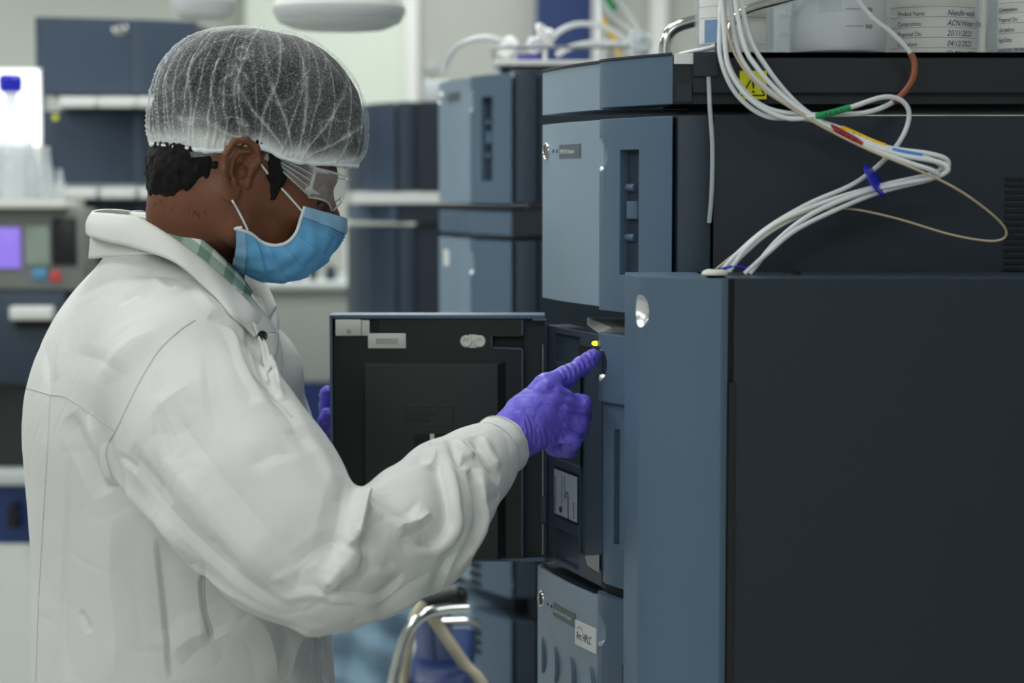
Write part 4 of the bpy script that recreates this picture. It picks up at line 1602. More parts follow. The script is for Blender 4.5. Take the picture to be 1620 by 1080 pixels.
def right_hand(g_):
    def PX(a, b, Y):
        return np.array(P(a, b, Y - .045 * min(1, max(0, (a - 812) / 50))))

    W0, W1 = PX(778, 717, 2.222), PX(812, 688, 2.256)
    g_.cap(W0, W1, .0262, .0270, .004)
    g_.cap(W1, PX(838, 664, 2.285), .0275, .030, .012)
    # metacarpals: a flat palm fanned from the wrist to four knuckles
    mc = [(PX(864, 612, 2.318), .0150), (PX(876, 632, 2.308), .0150), (PX(884, 655, 2.310), .0140), (PX(882, 680, 2.318), .0125)]
    ws = [PX(830, 652, 2.285), PX(836, 664, 2.285), PX(840, 676, 2.287), PX(842, 688, 2.290)]
    for (c_, r_), w_ in zip(mc, ws):
        g_.cap(w_, c_, .0190, r_, .012)
    g_.cap(PX(866, 617, 2.325), PX(880, 678, 2.33), .014, .013, .012)
    g_.cap(PX(866, 613, 2.302), PX(868, 616, 2.306), .0085, .0085, .010)
    # index, straight
    g_.chain([(PX(864, 611, 2.318), .0142), (PX(893, 597, 2.337), .0120), (PX(920, 579, 2.355), .0110), (PX(938, 564, 2.372), .0098)], .005)
    # middle, ring, little: bent at two joints and closed towards the palm
    g_.chain([(PX(878, 628, 2.306), .0138), (PX(920, 640, 2.322), .0118), (PX(922, 656, 2.343), .0104), (PX(905, 664, 2.350), .0092)], .004)
    g_.chain([(PX(886, 654, 2.309), .0130), (PX(917, 669, 2.320), .0115), (PX(916, 684, 2.340), .0100), (PX(900, 688, 2.347), .0090)], .004)
    g_.chain([(PX(882, 680, 2.317), .0120), (PX(905, 697, 2.316), .0105), (PX(899, 708, 2.330), .0095), (PX(884, 706, 2.337), .0085)], .004)
    # thumb from the side of the palm, folded under
    g_.chain([(PX(842, 664, 2.305), .0170), (PX(862, 682, 2.338), .0150), (PX(880, 706, 2.345), .0115), (PX(899, 712, 2.338), .0098)], .006)


lo = np.minimum(PX(780, 740, 2.20), PX(780, 740, 2.42)) - .02
hi = np.maximum(PX(960, 545, 2.42), PX(960, 545, 2.2)) + .02
gv = glove('g', (lo[0], 2.20, lo[2]), (hi[0], 2.41, hi[2]), right_hand, 1)
gb = gv.bvh()
# glove creases: stretched across the wrist and the index
gs = []
rw = random.Random(8)
for i in range(13):
    x0, y0 = 800 + i * 7.0 + rw.uniform(-2, 2), 640 + i * 2.0 + 10 * abs(rw.gauss(0, .5)) + (i > 6) * 12
    ln = rw.uniform(30, 62)
    gs.append(([(x0, y0), (x0 + 6 + rw.uniform(-2, 3), y0 + ln * .5), (x0 + 4 + rw.uniform(-4, 4), y0 + ln)], rw.choice((-1.5, -1.2, 1.0)) * mm, .0013))
for i in range(9):
    t_ = i / 8
    x0, y0 = 800 + 26 * t_, 665 - 22 * t_
    gs.append(([(x0, y0), (x0 + 12, y0 + 18), (x0 + 18, y0 + 42)], (-1.3 if i % 2 else 1.0) * mm, .0012))
for i in range(15):
    t_ = i / 14
    x0, y0 = 882 + 52 * t_, 586 - 32 * t_
    gs.append(([(x0, y0), (x0 + 7, y0 + 9), (x0 + 10 + rw.uniform(-2, 2), y0 + 24)], (-1.0 if i % 2 else .9) * mm, .0011))
for a_ in ([(866, 612), (890, 622), (925, 637)], [(878, 640), (900, 655), (912, 668)], [(893, 598), (902, 612), (925, 636)]):
    gs.append((a_, 2.4 * mm, .004))
for a_ in ([(890, 642), (905, 650), (928, 652)], [(892, 670), (905, 680), (924, 684)], [(865, 706), (885, 698), (905, 702)]):
    gs.append((a_, -3.4 * mm, .0026))
for a_ in ([(925, 575), (935, 580), (941, 572)], [(930, 560), (938, 566), (942, 556)]):
    gs.append((a_, -1.2 * mm, .0015))
strokes(gv, gb, gs)
gv.v += gv.normals() * (.0005 * nz(gv.v, 330, 31, 2) + .0006 * np.clip(1 - np.abs(nz(gv.v, 190, 37, 2)) * 3, 0, 1))[:, None]
wear(gv.to_obj('right_glove', 'glove'))


def left_hand(g_):
    Y0 = 2.60
    g_.cap(PX(503, 742, 2.615), PX(512, 722, 2.612), .027, .028, .004)
    g_.cap(PX(512, 722, 2.612), PX(528, 690, 2.605), .028, .024, .012)
    for i, (x_, y_) in enumerate(((519, 668), (530, 664), (541, 668), (551, 676))):
        g_.cap(PX(520 + 6 * i, 712, 2.61), PX(x_ + 4, y_, 2.603), .017, .0125, .010)
    # fingers up behind the door, tips hooked on its outer skin
    g_.chain([(PX(520, 668, 2.602), .0118), (PX(518, 642, 2.592), .0104), (PX(517, 626, 2.585), .0092), (PX(519, 619, 2.579), .0085)], .004)
    g_.chain([(PX(534, 662, 2.602), .0118), (PX(540, 634, 2.598), .0104), (PX(545, 612, 2.590), .0092), (PX(549, 602, 2.582), .0085)], .004)
    g_.chain([(PX(547, 666, 2.602), .0115), (PX(562, 642, 2.598), .0102), (PX(574, 624, 2.590), .0092), (PX(580, 615, 2.582), .0085)], .004)
    g_.chain([(PX(556, 676, 2.602), .0105), (PX(574, 660, 2.598), .0092), (PX(590, 648, 2.590), .0085), (PX(598, 642, 2.583), .0078)], .004)
    g_.chain([(PX(517, 712, 2.600), .0150), (PX(514, 690, 2.585), .0125), (PX(516, 668, 2.573), .0100), (PX(519, 655, 2.568), .0088)], .006)


lo, hi = PX(480, 770, 2.6), PX(620, 590, 2.6)
lv = glove('l', (lo[0] - .01, 2.54, lo[2]), (hi[0], 2.66, hi[2]), left_hand, 2, .0014)
lv.v += lv.normals() * (.0007 * nz(lv.v * V3(1, 1, 2.2), 240, 17, 2))[:, None]
wear(lv.to_obj('left_glove', 'glove'))
hid = wear(MB().tube([PX(440, 760, 2.60), PX(478, 760, 2.61), PX(503, 744, 2.615)], [.03, .03, .026], 16).build('wrist', 'skin', None), None)
hid.name = 'forearm'
bpy.data.objects.remove(hid)

# trousers and shoes under the coat
for sd, nm in ((1, 'trouser_leg'), (-1, 'trouser_leg')):
    c_ = Vector((-.33, 2.34, 0)) + RT * (.095 * sd)
    wear(MB().tube([c_ + Vector((0, 0, .70)), c_ + Vector((.01, 0, .45)), c_ + Vector((0, 0, .10)), c_ + Vector((0, 0, .05))], [.085, .075, .065, .066], 24).build(nm, 'trouser', None, 60))
    sh_ = SDF(np.array(c_) - V3(.16, .16, .0) - V3(.05, .05, .02), np.array(c_) + V3(.26, .2, .14), .004)
    f3 = np.array(FW)
    sh_.cap(np.array(c_) + V3(0, 0, .045) - f3 * .04, np.array(c_) + f3 * .14 + V3(0, 0, .035), .040, .034, .02)
    sh_.cap(np.array(c_) + V3(0, 0, .07), np.array(c_) + V3(0, 0, .10), .042, .045, .02)
    sh_.d = np.maximum(sh_.d, .002 - sh_.ax[2][None, None, :])
    wear(sh_.mesh().smooth(1).to_obj('shoe', 'shoe'))
# ------------------------------------------------------------ mask, goggles, hair net


def HP(px, py, l):
    """point on the plane at sideways distance l from the head's middle, seen at that pixel"""
    d = P(px, py, 3.0) - CAM
    o = HC + hl * l
    t = (o - CAM).dot(hl) / d.dot(hl)
    # the plane is seen nearly face on
    return CAM + d * t


def loc3(p):
    q = Vector(p) - HC
    return Vector((q.dot(hf), q.dot(hl), q.dot(hu)))


def resample(pts, n):
    s = spline(pts, 12)
    L = [0]
    for a, b in zip(s[:-1], s[1:]):
        L.append(L[-1] + (b - a).length)
    out = []
    j = 0
    for i in range(n):
        t = L[-1] * i / (n - 1)
        while j < len(L) - 2 and L[j + 1] < t:
            j += 1
        f = (t - L[j]) / max(1e-9, L[j + 1] - L[j])
        out.append(s[j].lerp(s[j + 1], min(1, max(0, f))))
    return out


NV = 90
Epx = [(481, 326, -.056), (474, 348, -.060), (467, 368, -.061), (452, 383, -.061), (432, 387, -.060), (413, 381, -.059), (396, 368, -.056), (374, 361, -.050)]
Mpx = [(547, 346, 0), (546, 366, 0), (531, 393, 0), (507, 419, 0), (481, 437, 0), (455, 446, 0), (428, 446, 0), (400, 438, 0), (378, 428, 0), (364, 420, 0)]


def HS(px, py, l, off=.0028):
    """like HP, but never under the skin"""
    p = HP(px, py, l)
    h_ = hit(hbvh, px, py)
    if h_ is not None and (h_ - CAM).length - off < (p - CAM).length:
        p = h_ - (h_ - CAM).normalized() * off
    return p


El = resample([loc3(HS(*a)) for a in Epx], NV)
Ml = resample([loc3(HP(*a)) for a in Mpx], NV)
rows_ = []
NT = 61
for i in range(NV):
    v_ = i / (NV - 1)
    e, m_ = El[i], Ml[i]
    row = []
    pleat = 0
    for pv in (.30, .47, .62, .76):
        x_ = (v_ - pv) / .10
        pleat += (math.exp(-max(0, x_) * 1.2) * (1 / (1 + math.exp(-x_ * 30)))) * .0055
    for j in range(NT):
        a_ = -math.pi / 2 + math.pi * j / (NT - 1)     # -90 near edge .. 0 middle .. 90 far edge
        s_ = math.cos(a_)
        p = Vector((e.x + (m_.x - e.x) * s_, -abs(e.y) * math.sin(-a_), e.z + (m_.z - e.z) * s_))
        nr = Vector(((m_ - e).x * s_, math.sin(a_) * .06, (m_ - e).z * s_)).normalized()
        env = min(1, (math.pi / 2 - abs(a_)) * 3.0)
        w_ = .0012 * math.sin(a_ * 7 + v_ * 9) * env + .0008 * math.sin(a_ * 15 - v_ * 23) * env
        p += nr * (pleat * env * (.22 + .78 * abs(math.sin(a_))) + w_)
        # a slight nose peak
        row.append(HC + hf * p.x + hl * p.y + hu * p.z)
    rows_.append(row)
mk = MB().grid(rows_).build('face_mask', 'mask', None, 0)
sd_ = mk.modifiers.new('s', 'SOLIDIFY')
sd_.thickness = .001
sd_.offset = 1
wear(mk)


def mrow(i0, i1, off, name, m, par, j0=0, j1=NT):
    g = []
    for i in range(i0, i1):
        row = []
        for j in range(j0, j1):
            a = rows_[i][j]
            du = rows_[min(NV - 1, i + 1)][j] - rows_[max(0, i - 1)][j]
            dv = rows_[i][min(NT - 1, j + 1)] - rows_[i][max(0, j - 1)]
            n_ = du.cross(dv).normalized()
            if n_.dot(a - HW(.0, 0, -.05)) < 0:
                n_ = -n_
            row.append(a + n_ * off)
        g.append(row)
    return wear(MB().grid(g).build(name, m, None, 0), par)


mrow(0, 10, .0016, 'top_band', 'maskpale', mk)
mrow(NV - 9, NV, .0016, 'bottom_band', 'maskpale', mk)
for i_ in (11, 13):
    wear(MB().tube([rows_[i_][j] + (rows_[i_][j] - HW(.02, 0, -.05)).normalized() * .0014 for j in range(NT)], .0004, 5).build('pressed_line', 'maskpale', None), mk)
bind = [rows_[i][0] + (rows_[i][0] - HC).normalized() * .001 for i in range(0, NV, 2)]
wear(MB().tube(bind, .0019, 8).build('side_binding', 'maskwhite', None), mk)
wear(MB().tube([rows_[i][NT - 1] for i in range(0, NV, 2)], .0019, 8).build('side_binding', 'maskwhite', None), mk)
wear(MB().tube([HS(383, 360, -.052), HS(374, 361, -.05), HS(371, 363, -.05)], .0018, 8).build('binding_end', 'maskwhite', None), mk)
lp_ = [(477, 333), (455, 308), (432, 284), (416, 264), (407, 250), (400, 240), (388, 236), (370, 250), (358, 285), (361, 305), (368, 318), (375, 330), (384, 347), (392, 364)]
LPP = [HS(a, b, -.050, .0016) if not (3 < k_ < 10) else HP(a, b, (-.064, -.052, -.046, -.046, -.050, -.055)[k_ - 4]) for k_, (a, b) in enumerate(lp_)]
wear(MB().tube(spline(LPP, 5), .0012, 8).build('ear_loop', 'maskwhite', None), mk)
wear(MB().tube(spline([HW(loc3(p_).x, -loc3(p_).y, loc3(p_).z) for p_ in LPP], 5), .0012, 8).build('ear_loop', 'maskwhite', None), mk)

# goggles --------------------------------------------------------------
gog = wear(empty('safety_goggles'))
gog.location = (0, 0, 0)


def wg(o, par=None):
    o.parent = par or gog
    o.location = (0, 0, 0) if par else -PB
    return o


def vis(n):
    rw_ = []
    Et, Eb = loc3(HP(489, 263, -.070)), loc3(HP(490, 309, -.068))
    Mt, Mb = loc3(HP(554, 284, 0)), loc3(HP(540, 318, 0))
    for i in range(19):
        v_ = i / 18
        row = []
        for j in range(49):
            a_ = -math.pi / 2 + math.pi * j / 48
            s_ = abs(math.cos(a_)) ** .75
            e, m_ = Et.lerp(Eb, v_), Mt.lerp(Mb, v_)
            p = Vector((e.x + (m_.x - e.x) * s_, -abs(e.y) * math.sin(-a_), e.z + (m_.z - e.z) * s_))
            # lower rim hangs over the cheek and rises over the nose
            q_ = abs(math.sin(a_))
            dip = .014 * math.exp(-((q_ - .62) / .28) ** 2) - .004 * math.exp(-(q_ / .25) ** 2)
            p.z -= dip * v_ ** 1.3
            p.x -= .006 * v_ * math.exp(-((q_ - .6) / .3) ** 2)
            row.append(HC + hf * p.x + hl * p.y + hu * p.z)
        rw_.append(row)
    return rw_


vr = vis(0)
ln = MB().grid(vr).build('lens', 'clear', None, 0)
md = ln.modifiers.new('s', 'SOLIDIFY')
md.thickness = .0018
wg(ln)
wg(MB().tube(vr[-1], .0011, 8).build('lens_rim', 'clear2', None))
wg(MB().tube(vr[0], .0013, 8).build('lens_rim', 'clear2', None))
for sd in (-1, 1):
    def GP(px, py, l):
        q = loc3(HP(px, py, -abs(l)))
        return HW(q.x, sd * abs(l), q.z)
    # side shield fanning from the ear to the hinge
    up_ = [GP(300, 240, .066), GP(330, 240, .069), GP(380, 236, .0655), (GP(425, 243, .072)), GP(470, 254, .0765), GP(497, 264, .072)]
    lo_ = [GP(303, 249, .066), GP(330, 247, .069), GP(380, 243, .0655), (GP(425, 254, .072)), GP(462, 285, .076), GP(489, 310, .070)]
    U_, L_ = spline(up_, 6), spline(lo_, 6)
    g_ = [[a.lerp(b, t / 6) for a, b in zip(U_, L_)] for t in range(7)]
    arm = MB().grid(g_).build('temple_arm', 'clear', None, 0)
    md = arm.modifiers.new('s', 'SOLIDIFY')
    md.thickness = .0022
    wg(arm)
    for t in (.0, .27, .50, .73, 1.0):
        path = [a.lerp(b, t) + hl * (sd * .0014) for a, b in zip(U_[16:], L_[16:])]
        ob = MB().tube(path, .0008 if 0 < t < 1 else .0009, 6).build('moulded_rib', 'clear2', None)
        ob.parent = arm
        ob.location = (0, 0, 0)
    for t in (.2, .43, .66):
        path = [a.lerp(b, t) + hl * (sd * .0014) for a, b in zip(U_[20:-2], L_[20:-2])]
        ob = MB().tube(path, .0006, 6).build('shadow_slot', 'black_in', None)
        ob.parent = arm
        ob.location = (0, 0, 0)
    hb = MB()
    a, b = GP(500, 266, .0725), GP(489, 308, .0705)
    hb.tube([a, b], .0022, 8)
    wg(hb.build('hinge_bar', 'clear2', None))
    for (x0, y0, x1, y1) in ((495, 267, 520, 274), (485, 299, 505, 307)):
        c_, d_ = GP(x0, y0, .073), GP(x1, y1, .066)
        ob = MB().tube([c_, c_.lerp(d_, .5), d_], [.0034, .0028, .0010], 8).build('hinge_clip', 'clear2', None)
        wg(ob)

# hair net ---------------------------------------------------------------
tv = [0, .08, .2, .35, .5, .65, .8, 1]
Bk = [(240, 229), (232, 208), (234, 168), (245, 122), (265, 87), (297, 60), (338, 45), (396, 39)]
Fr = [(563, 263), (577, 242), (581, 205), (574, 157), (556, 119), (525, 85), (482, 58), (412, 40)]
Wd = [.080, .090, .097, .099, .093, .079, .056, .010]
bl = [loc3(HP(a, b, 0)) for a, b in Bk]
fl_ = [loc3(HP(a, b, 0)) for a, b in Fr]
cat = lambda arr: spline([Vector(a) for a in arr], 12)
NVn, NU = 200, 520
tvs = [v.x for v in cat([(t, 0, 0) for t in tv])]
bs, fs_ = cat(bl), cat(fl_)
ws_ = [v.x for v in cat([(a, 0, 0) for a in Wd])]
V_ = np.linspace(0, 1, NVn)
itp = lambda seq, k: np.interp(V_, tvs, [s[k] for s in seq])
Bf, Bu, Ff, Fu = itp(bs, 0), itp(bs, 2), itp(fs_, 0), itp(fs_, 2)
Wn = np.interp(V_, tvs, ws_)
ph = np.linspace(0, 2 * np.pi, NU, endpoint=False)
cf, cu = (Bf + Ff) / 2, (Bu + Fu) / 2
f_ = cf[:, None] + np.cos(ph)[None] * ((Ff - Bf) / 2)[:, None]
u_ = cu[:, None] + np.cos(ph)[None] * ((Fu - Bu) / 2)[:, None]
l_ = np.sin(ph)[None] * Wn[:, None] * np.ones_like(f_)
PTS = np.stack([f_, l_, u_], -1)
flat = PTS.reshape(-1, 3)
# hem sags over the ear
sag = np.exp(-(V_ / .06) ** 2)[:, None] * (.0035 * np.abs(np.sin(ph))[None])
PTS[:, :, 2] -= sag
PTS[:, :, 2] += .012 * np.exp(-((f_ - .004) / .026) ** 2) * np.exp(-(V_ / .12) ** 2)[:, None] * np.abs(np.sin(ph))[None] ** 3
du = np.roll(PTS, -1, 1) - np.roll(PTS, 1, 1)
dv = np.gradient(PTS, axis=0)
Nn = np.cross(du, dv)
Nn /= np.linalg.norm(Nn, axis=2)[:, :, None] + 1e-9
if (Nn[60] * (PTS[60] - PTS[60].mean(0))).sum() < 0:
    Nn = -Nn
vv_ = V_[:, None]
n1 = nz(flat, 28, 41, 3).reshape(NVn, NU)
n2 = nz(flat, 70, 42, 3).reshape(NVn, NU)
n3 = nz(flat, 200, 43, 2).reshape(NVn, NU)


def ridge(x, p):
    return np.clip(1 - np.abs(np.sin(x)), 0, 1) ** p


back = np.clip(-np.cos(ph)[None] * 1.3 + .35, 0, 1)                       # how far to the back
front = np.clip(np.cos(ph)[None] * 1.4 + .35, 0, 1)
r_back = ridge(ph[None] * 24 + 1.6 * n1 + .9 * n2 + vv_ * 2.5, 9) * back * np.clip(1.15 - vv_ * 1.1, 0, 1)
r_back += .7 * ridge(ph[None] * 13 + 2.4 * n1 - vv_ * 3, 12) * np.clip(1.0 - vv_ * .5, 0, 1)
# radiating pleats from the gather above the temple (both sides)
G = loc3(HP(471, 252, -.08))
ang = np.arctan2(PTS[:, :, 2] - G.z + .006, PTS[:, :, 0] - G.x)
rad = np.hypot(PTS[:, :, 2] - G.z, PTS[:, :, 0] - G.x)
rg = ridge(ang * 7.5 + 1.0 * n1 + .25 * n2, 7) * np.exp(-(rad / .085) ** 2) * (np.abs(np.sin(ph))[None] ** .6)
gath = np.exp(-(rad / .014) ** 2) * (np.abs(np.sin(ph))[None] > .4)
r_fine = ridge(6.5 * n1 + 2.2 * n2, 10) * .5
hem = np.exp(-(vv_ / (.045 + .03 * back + .014 * n2)) ** 2)
hemr = ridge(ph[None] * 75 + 2 * n2, 2) * np.exp(-(vv_ / .06) ** 2)
disp = .0030 * r_back + .0034 * rg + .0010 * r_fine + .0016 * n1 + .0016 * hemr + .003 * gath + .0004 * n3
disp += np.clip(.004 * np.sin(vv_ * np.pi), 0, 1) * 0
PTS += Nn * disp[:, :, None]
dens = .02 + .60 * r_back + .70 * rg + .40 * r_fine + 1.0 * hem + .9 * gath + .05 * n2
topc = HW(*(PTS[-1].mean(0)))
Wp = np.array(HC) + PTS.reshape(-1, 3) @ HR
me = bpy.data.meshes.new('hair_net')
idx = np.arange(NVn * NU).reshape(NVn, NU)
a_, b_ = idx[:-1], idx[1:]
qd = np.stack([a_, np.roll(a_, -1, 1), np.roll(b_, -1, 1), b_], -1).reshape(-1, 4)
vm_ = Vm(Wp, qd)
net = vm_.to_obj('hair_net', None, None)
at = net.data.attributes.new('dens', 'FLOAT', 'POINT')
at.data.foreach_set('value', dens.astype(np.float32).ravel())
m, nt, b, N, L = new_mat('sheer white non-woven net')
b.inputs['Base Color'].default_value = S(238, 240, 240)
b.inputs['Roughness'].default_value = .7
tc = N.new('ShaderNodeTexCoord')
mus = []
for sc_, dist in ((520, 0.5), (1500, .2)):
    n_ = N.new('ShaderNodeTexNoise')
    n_.inputs['Scale'].default_value = sc_
    n_.inputs['Detail'].default_value = 3
    n_.inputs['Roughness'].default_value = .7
    n_.inputs['Distortion'].default_value = dist
    L.new(tc.outputs['Object'], n_.inputs['Vector'])
    mr = N.new('ShaderNodeMapRange')
    mr.inputs['From Min'].default_value = .50
    mr.inputs['From Max'].default_value = .72
    mr.inputs['To Min'].default_value = 0
    mr.inputs['To Max'].default_value = .34
    L.new(n_.outputs['Fac'], mr.inputs['Value'])
    mus.append(mr)
at_ = N.new('ShaderNodeAttribute')
at_.attribute_name = 'dens'
s1 = N.new('ShaderNodeMath')
s1.operation = 'ADD'
L.new(mus[0].outputs[0], s1.inputs[0])
L.new(mus[1].outputs[0], s1.inputs[1])
s2 = N.new('ShaderNodeMath')
s2.operation = 'ADD'
s2.use_clamp = True
L.new(s1.outputs[0], s2.inputs[0])
L.new(at_.outputs['Fac'], s2.inputs[1])
s3 = N.new('ShaderNodeMath')
s3.operation = 'MINIMUM'
s3.inputs[1].default_value = .93
L.new(s2.outputs[0], s3.inputs[0])
L.new(s3.outputs[0], b.inputs['Alpha'])
net.data.materials.append(m)
wear(net)
# the hair gathered under the net
PB2 = (np.stack([f_, l_, u_], -1) - Nn * (.0052 + .0012 * n1[:, :, None] + .0006 * n3[:, :, None]))[::2, ::2]
K_ = PB2.shape[1]
cen_ = np.stack([cf, cf * 0, cu], -1)[0]
low = cen_ + (PB2[0] - cen_) * .80
PB2 = np.concatenate([(low - np.array([0, 0, .006]))[None], PB2[1:]], 0)
i2 = np.arange(PB2.shape[0] * K_).reshape(PB2.shape[0], K_)
q2 = np.stack([i2[:-1], np.roll(i2[:-1], -1, 1), np.roll(i2[1:], -1, 1), i2[1:]], -1).reshape(-1, 4)
hc_ = Vm(np.array(HC) + PB2.reshape(-1, 3) @ HR, q2).to_obj('gathered_hair', 'hair', None)
wear(hc_)
# rolled elastic hem
hemp = [Vector(p) for p in (np.array(HC) + PTS[1] @ HR)[::4]]
rs_ = [.0028 + .0006 * math.sin(i * 1.7) + .0004 * math.sin(i * .6) for i in range(len(hemp))]
he = wear(MB().tube(hemp, rs_, 8, closed=True).build('elastic_hem', 'maskwhite', None), None)
he.parent = net
he.location = (0, 0, 0)
# ------------------------------------------------------------ tubing in front of the modules
M['tube'] = mat('milky fluoropolymer tubing', (226, 230, 232), .22, spec=.6, alpha=.88)
M['tube_clear'] = mat('clear fluoropolymer tubing', (215, 224, 226), .15, spec=.6, alpha=.5)
M['peek'] = mat('beige peek tubing', (186, 172, 142), .35)
M['blue_clip'] = mat('blue plastic clip', (34, 40, 190), .35)


def marks(par, m, path, r, name='marker_sleeve'):
    o = MB().tube(path, r, 12).build(name, m, None)
    o.parent = par
    return o


def px_tube(name, pts, r, m, label, group, k=7, sleeves=()):
    pre, post = [], []
    if pts[0][1] == -60:
        j = (pts[0][0] - 1141) * .35
        pre = [(1318 + j, -214, 2.262), (1316 + j, -262, 2.258), (1270, -292 - j, 2.235), (1200 + j, -230, 2.22), (1160 + j, -140, 2.21)]
    elif pts[0][1] == -50:
        pre = [(1466, -205, 2.324), (1462, -250, 2.30), (1410, -230, 2.25), (1360, -140, 2.19)]
        post = [(1156, -140, 2.21), (1205, -235, 2.225), (1275, -280, 2.24), (1320, -262, 2.262), (1326, -214, 2.264)]
    elif pts[0][1] == 20:
        pre = [(1322, -214, 2.266), (1316, -258, 2.258), (1264, -278, 2.235), (1196, -225, 2.22), (1156, -140, 2.21), (1144, -50, 2.19)]
    sleeves = [(a + len(pre), b + len(pre), c, d) for a, b, c, d in sleeves]
    path = spline([P(*a) for a in pre + list(pts) + post], k)
    o = tag(MB().tube(path, r, 12).build(name, m), label, 'tube', group)
    for a, b, m2, ink in sleeves:
        seg = path[int(a * k):int(b * k) + 1]
        s_ = marks(o, m2, seg, r * 1.32)
        if ink:
            # small printed ticks round the sleeve
            tk = MB()
            for q in range(2, len(seg) - 2, 1):
                c_ = seg[q]
                t_ = (seg[q + 1] - seg[q - 1]).normalized()
                v_ = (CAM - c_).normalized()
                s2 = t_.cross(v_).normalized()
                w_ = v_ * r * 1.36
                tk.tube([c_ + w_ - s2 * r * .5 + t_ * .0008 * (q % 3), c_ + w_ + s2 * r * .35], .0006, 5)
            i_ = tk.build('printed_mark', 'ink', None)
            i_.parent = s_
    return o


M['green'] = mat('green marker sleeve', (16, 140, 78), .45)
M['yellow_s'] = mat('yellow marker sleeve', (236, 190, 24), .45)
M['red_s'] = mat('dark red marker sleeve', (150, 24, 48), .45)
M['blue_s'] = mat('blue marker sleeve', (62, 124, 200), .45)
M['brown_s'] = mat('brown marker sleeve', (140, 78, 52), .5)
GRP = 'solvent tubes looping beside the detector'
r_ = .0027
px_tube('solvent_tube', [(1146, -60, 2.20), (1139, 40, 2.175), (1141, 96, 2.165), (1166, 150, 2.16), (1212, 184, 2.155), (1270, 187, 2.15), (1330, 203, 2.14), (1400, 232, 2.13), (1470, 243, 2.12), (1498, 253, 2.12), (1494, 269, 2.125), (1450, 284, 2.13), (1385, 302, 2.14), (1300, 326, 2.14), (1225, 362, 2.13), (1180, 398, 2.12), (1148, 432, 2.115)], r_, 'tube', 'milky tube with a yellow sleeve turning back beside the detector', GRP, sleeves=((6.05, 7.05, 'yellow_s', True),))
px_tube('solvent_tube', [(1166, -60, 2.19), (1183, 50, 2.17), (1214, 108, 2.16), (1252, 155, 2.155), (1290, 186, 2.147), (1345, 212, 2.136), (1402, 236, 2.125), (1466, 250, 2.118), (1489, 264, 2.118), (1470, 276, 2.125), (1400, 292, 2.135), (1318, 315, 2.135), (1235, 350, 2.13), (1185, 388, 2.12), (1153, 430, 2.115)], r_, 'tube', 'milky tube with a blue sleeve at its far bend beside the detector', GRP, sleeves=((6.25, 6.9, 'blue_s', False),))
px_tube('solvent_tube', [(1152, -60, 2.195), (1163, 60, 2.17), (1185, 112, 2.158), (1228, 152, 2.15), (1278, 184, 2.142), (1328, 208, 2.132), (1380, 236, 2.124), (1440, 258, 2.112), (1480, 272, 2.110), (1473, 283, 2.118), (1405, 300, 2.13), (1345, 322, 2.13), (1262, 362, 2.12), (1215, 400, 2.115), (1178, 433, 2.115)], r_, 'tube', 'milky tube with a dark red sleeve in the loop beside the detector', GRP, sleeves=((4.85, 5.85, 'red_s', True),))
px_tube('solvent_tube', [(1141, -60, 2.185), (1146, 50, 2.165), (1154, 110, 2.155), (1188, 158, 2.148), (1240, 186, 2.143), (1290, 184, 2.136), (1345, 170, 2.135), (1395, 154, 2.14), (1424, 158, 2.145), (1438, 178, 2.15), (1430, 212, 2.15), (1402, 250, 2.15), (1352, 290, 2.145), (1280, 322, 2.14), (1215, 360, 2.13), (1168, 400, 2.12), (1140, 430, 2.115)], r_, 'tube', 'milky tube with a green sleeve rising into a small loop beside the detector', GRP, sleeves=((5.0, 6.05, 'green', True),))
px_tube('solvent_tube', [(1330, -50, 2.16), (1372, 20, 2.165), (1408, 50, 2.17), (1440, 84, 2.175), (1447, 110, 2.17), (1438, 136, 2.16), (1412, 162, 2.155), (1370, 178, 2.148), (1320, 181, 2.144), (1268, 181, 2.146), (1216, 172, 2.152), (1180, 146, 2.16), (1152, 100, 2.17), (1146, 40, 2.18), (1150, -60, 2.19)], r_, 'tube', 'milky tube with a brown sleeve coming down in front of the bottles', GRP, sleeves=((3.1, 6.1, 'brown_s', False),))
px_tube('solvent_tube', [(1158, -60, 2.18), (1174, 60, 2.16), (1200, 110, 2.15), (1246, 158, 2.143), (1296, 192, 2.136), (1356, 222, 2.128), (1420, 244, 2.118), (1484, 256, 2.110), (1500, 268, 2.108), (1480, 280, 2.115), (1420, 292, 2.125), (1360, 306, 2.13), (1285, 338, 2.125), (1230, 380, 2.118), (1186, 433, 2.115)], r_, 'tube', 'milky tube lying outermost at the far bend of the loop', GRP)
px_tube('capillary', [(1147, 20, 2.17), (1160, 80, 2.155), (1196, 132, 2.145), (1250, 170, 2.14), (1300, 200, 2.13), (1372, 236, 2.12), (1440, 264, 2.10), (1505, 294, 2.10), (1556, 328, 2.11), (1588, 358, 2.12), (1589, 376, 2.125), (1562, 381, 2.13), (1500, 370, 2.135), (1420, 346, 2.14), (1350, 331, 2.14), (1300, 331, 2.135), (1252, 344, 2.13), (1205, 372, 2.125), (1160, 404, 2.12), (1128, 430, 2.115)], .0013, 'peek', 'thin beige capillary swinging out in the widest loop at right', None)
px_tube('drain_tube', [(1121, 122, 2.196), (1123, 170, 2.19), (1127, 230, 2.19), (1126, 300, 2.192), (1122, 352, 2.197)], .0025, 'tube_clear', 'single clear tube hanging down the edge of the detector side', None)
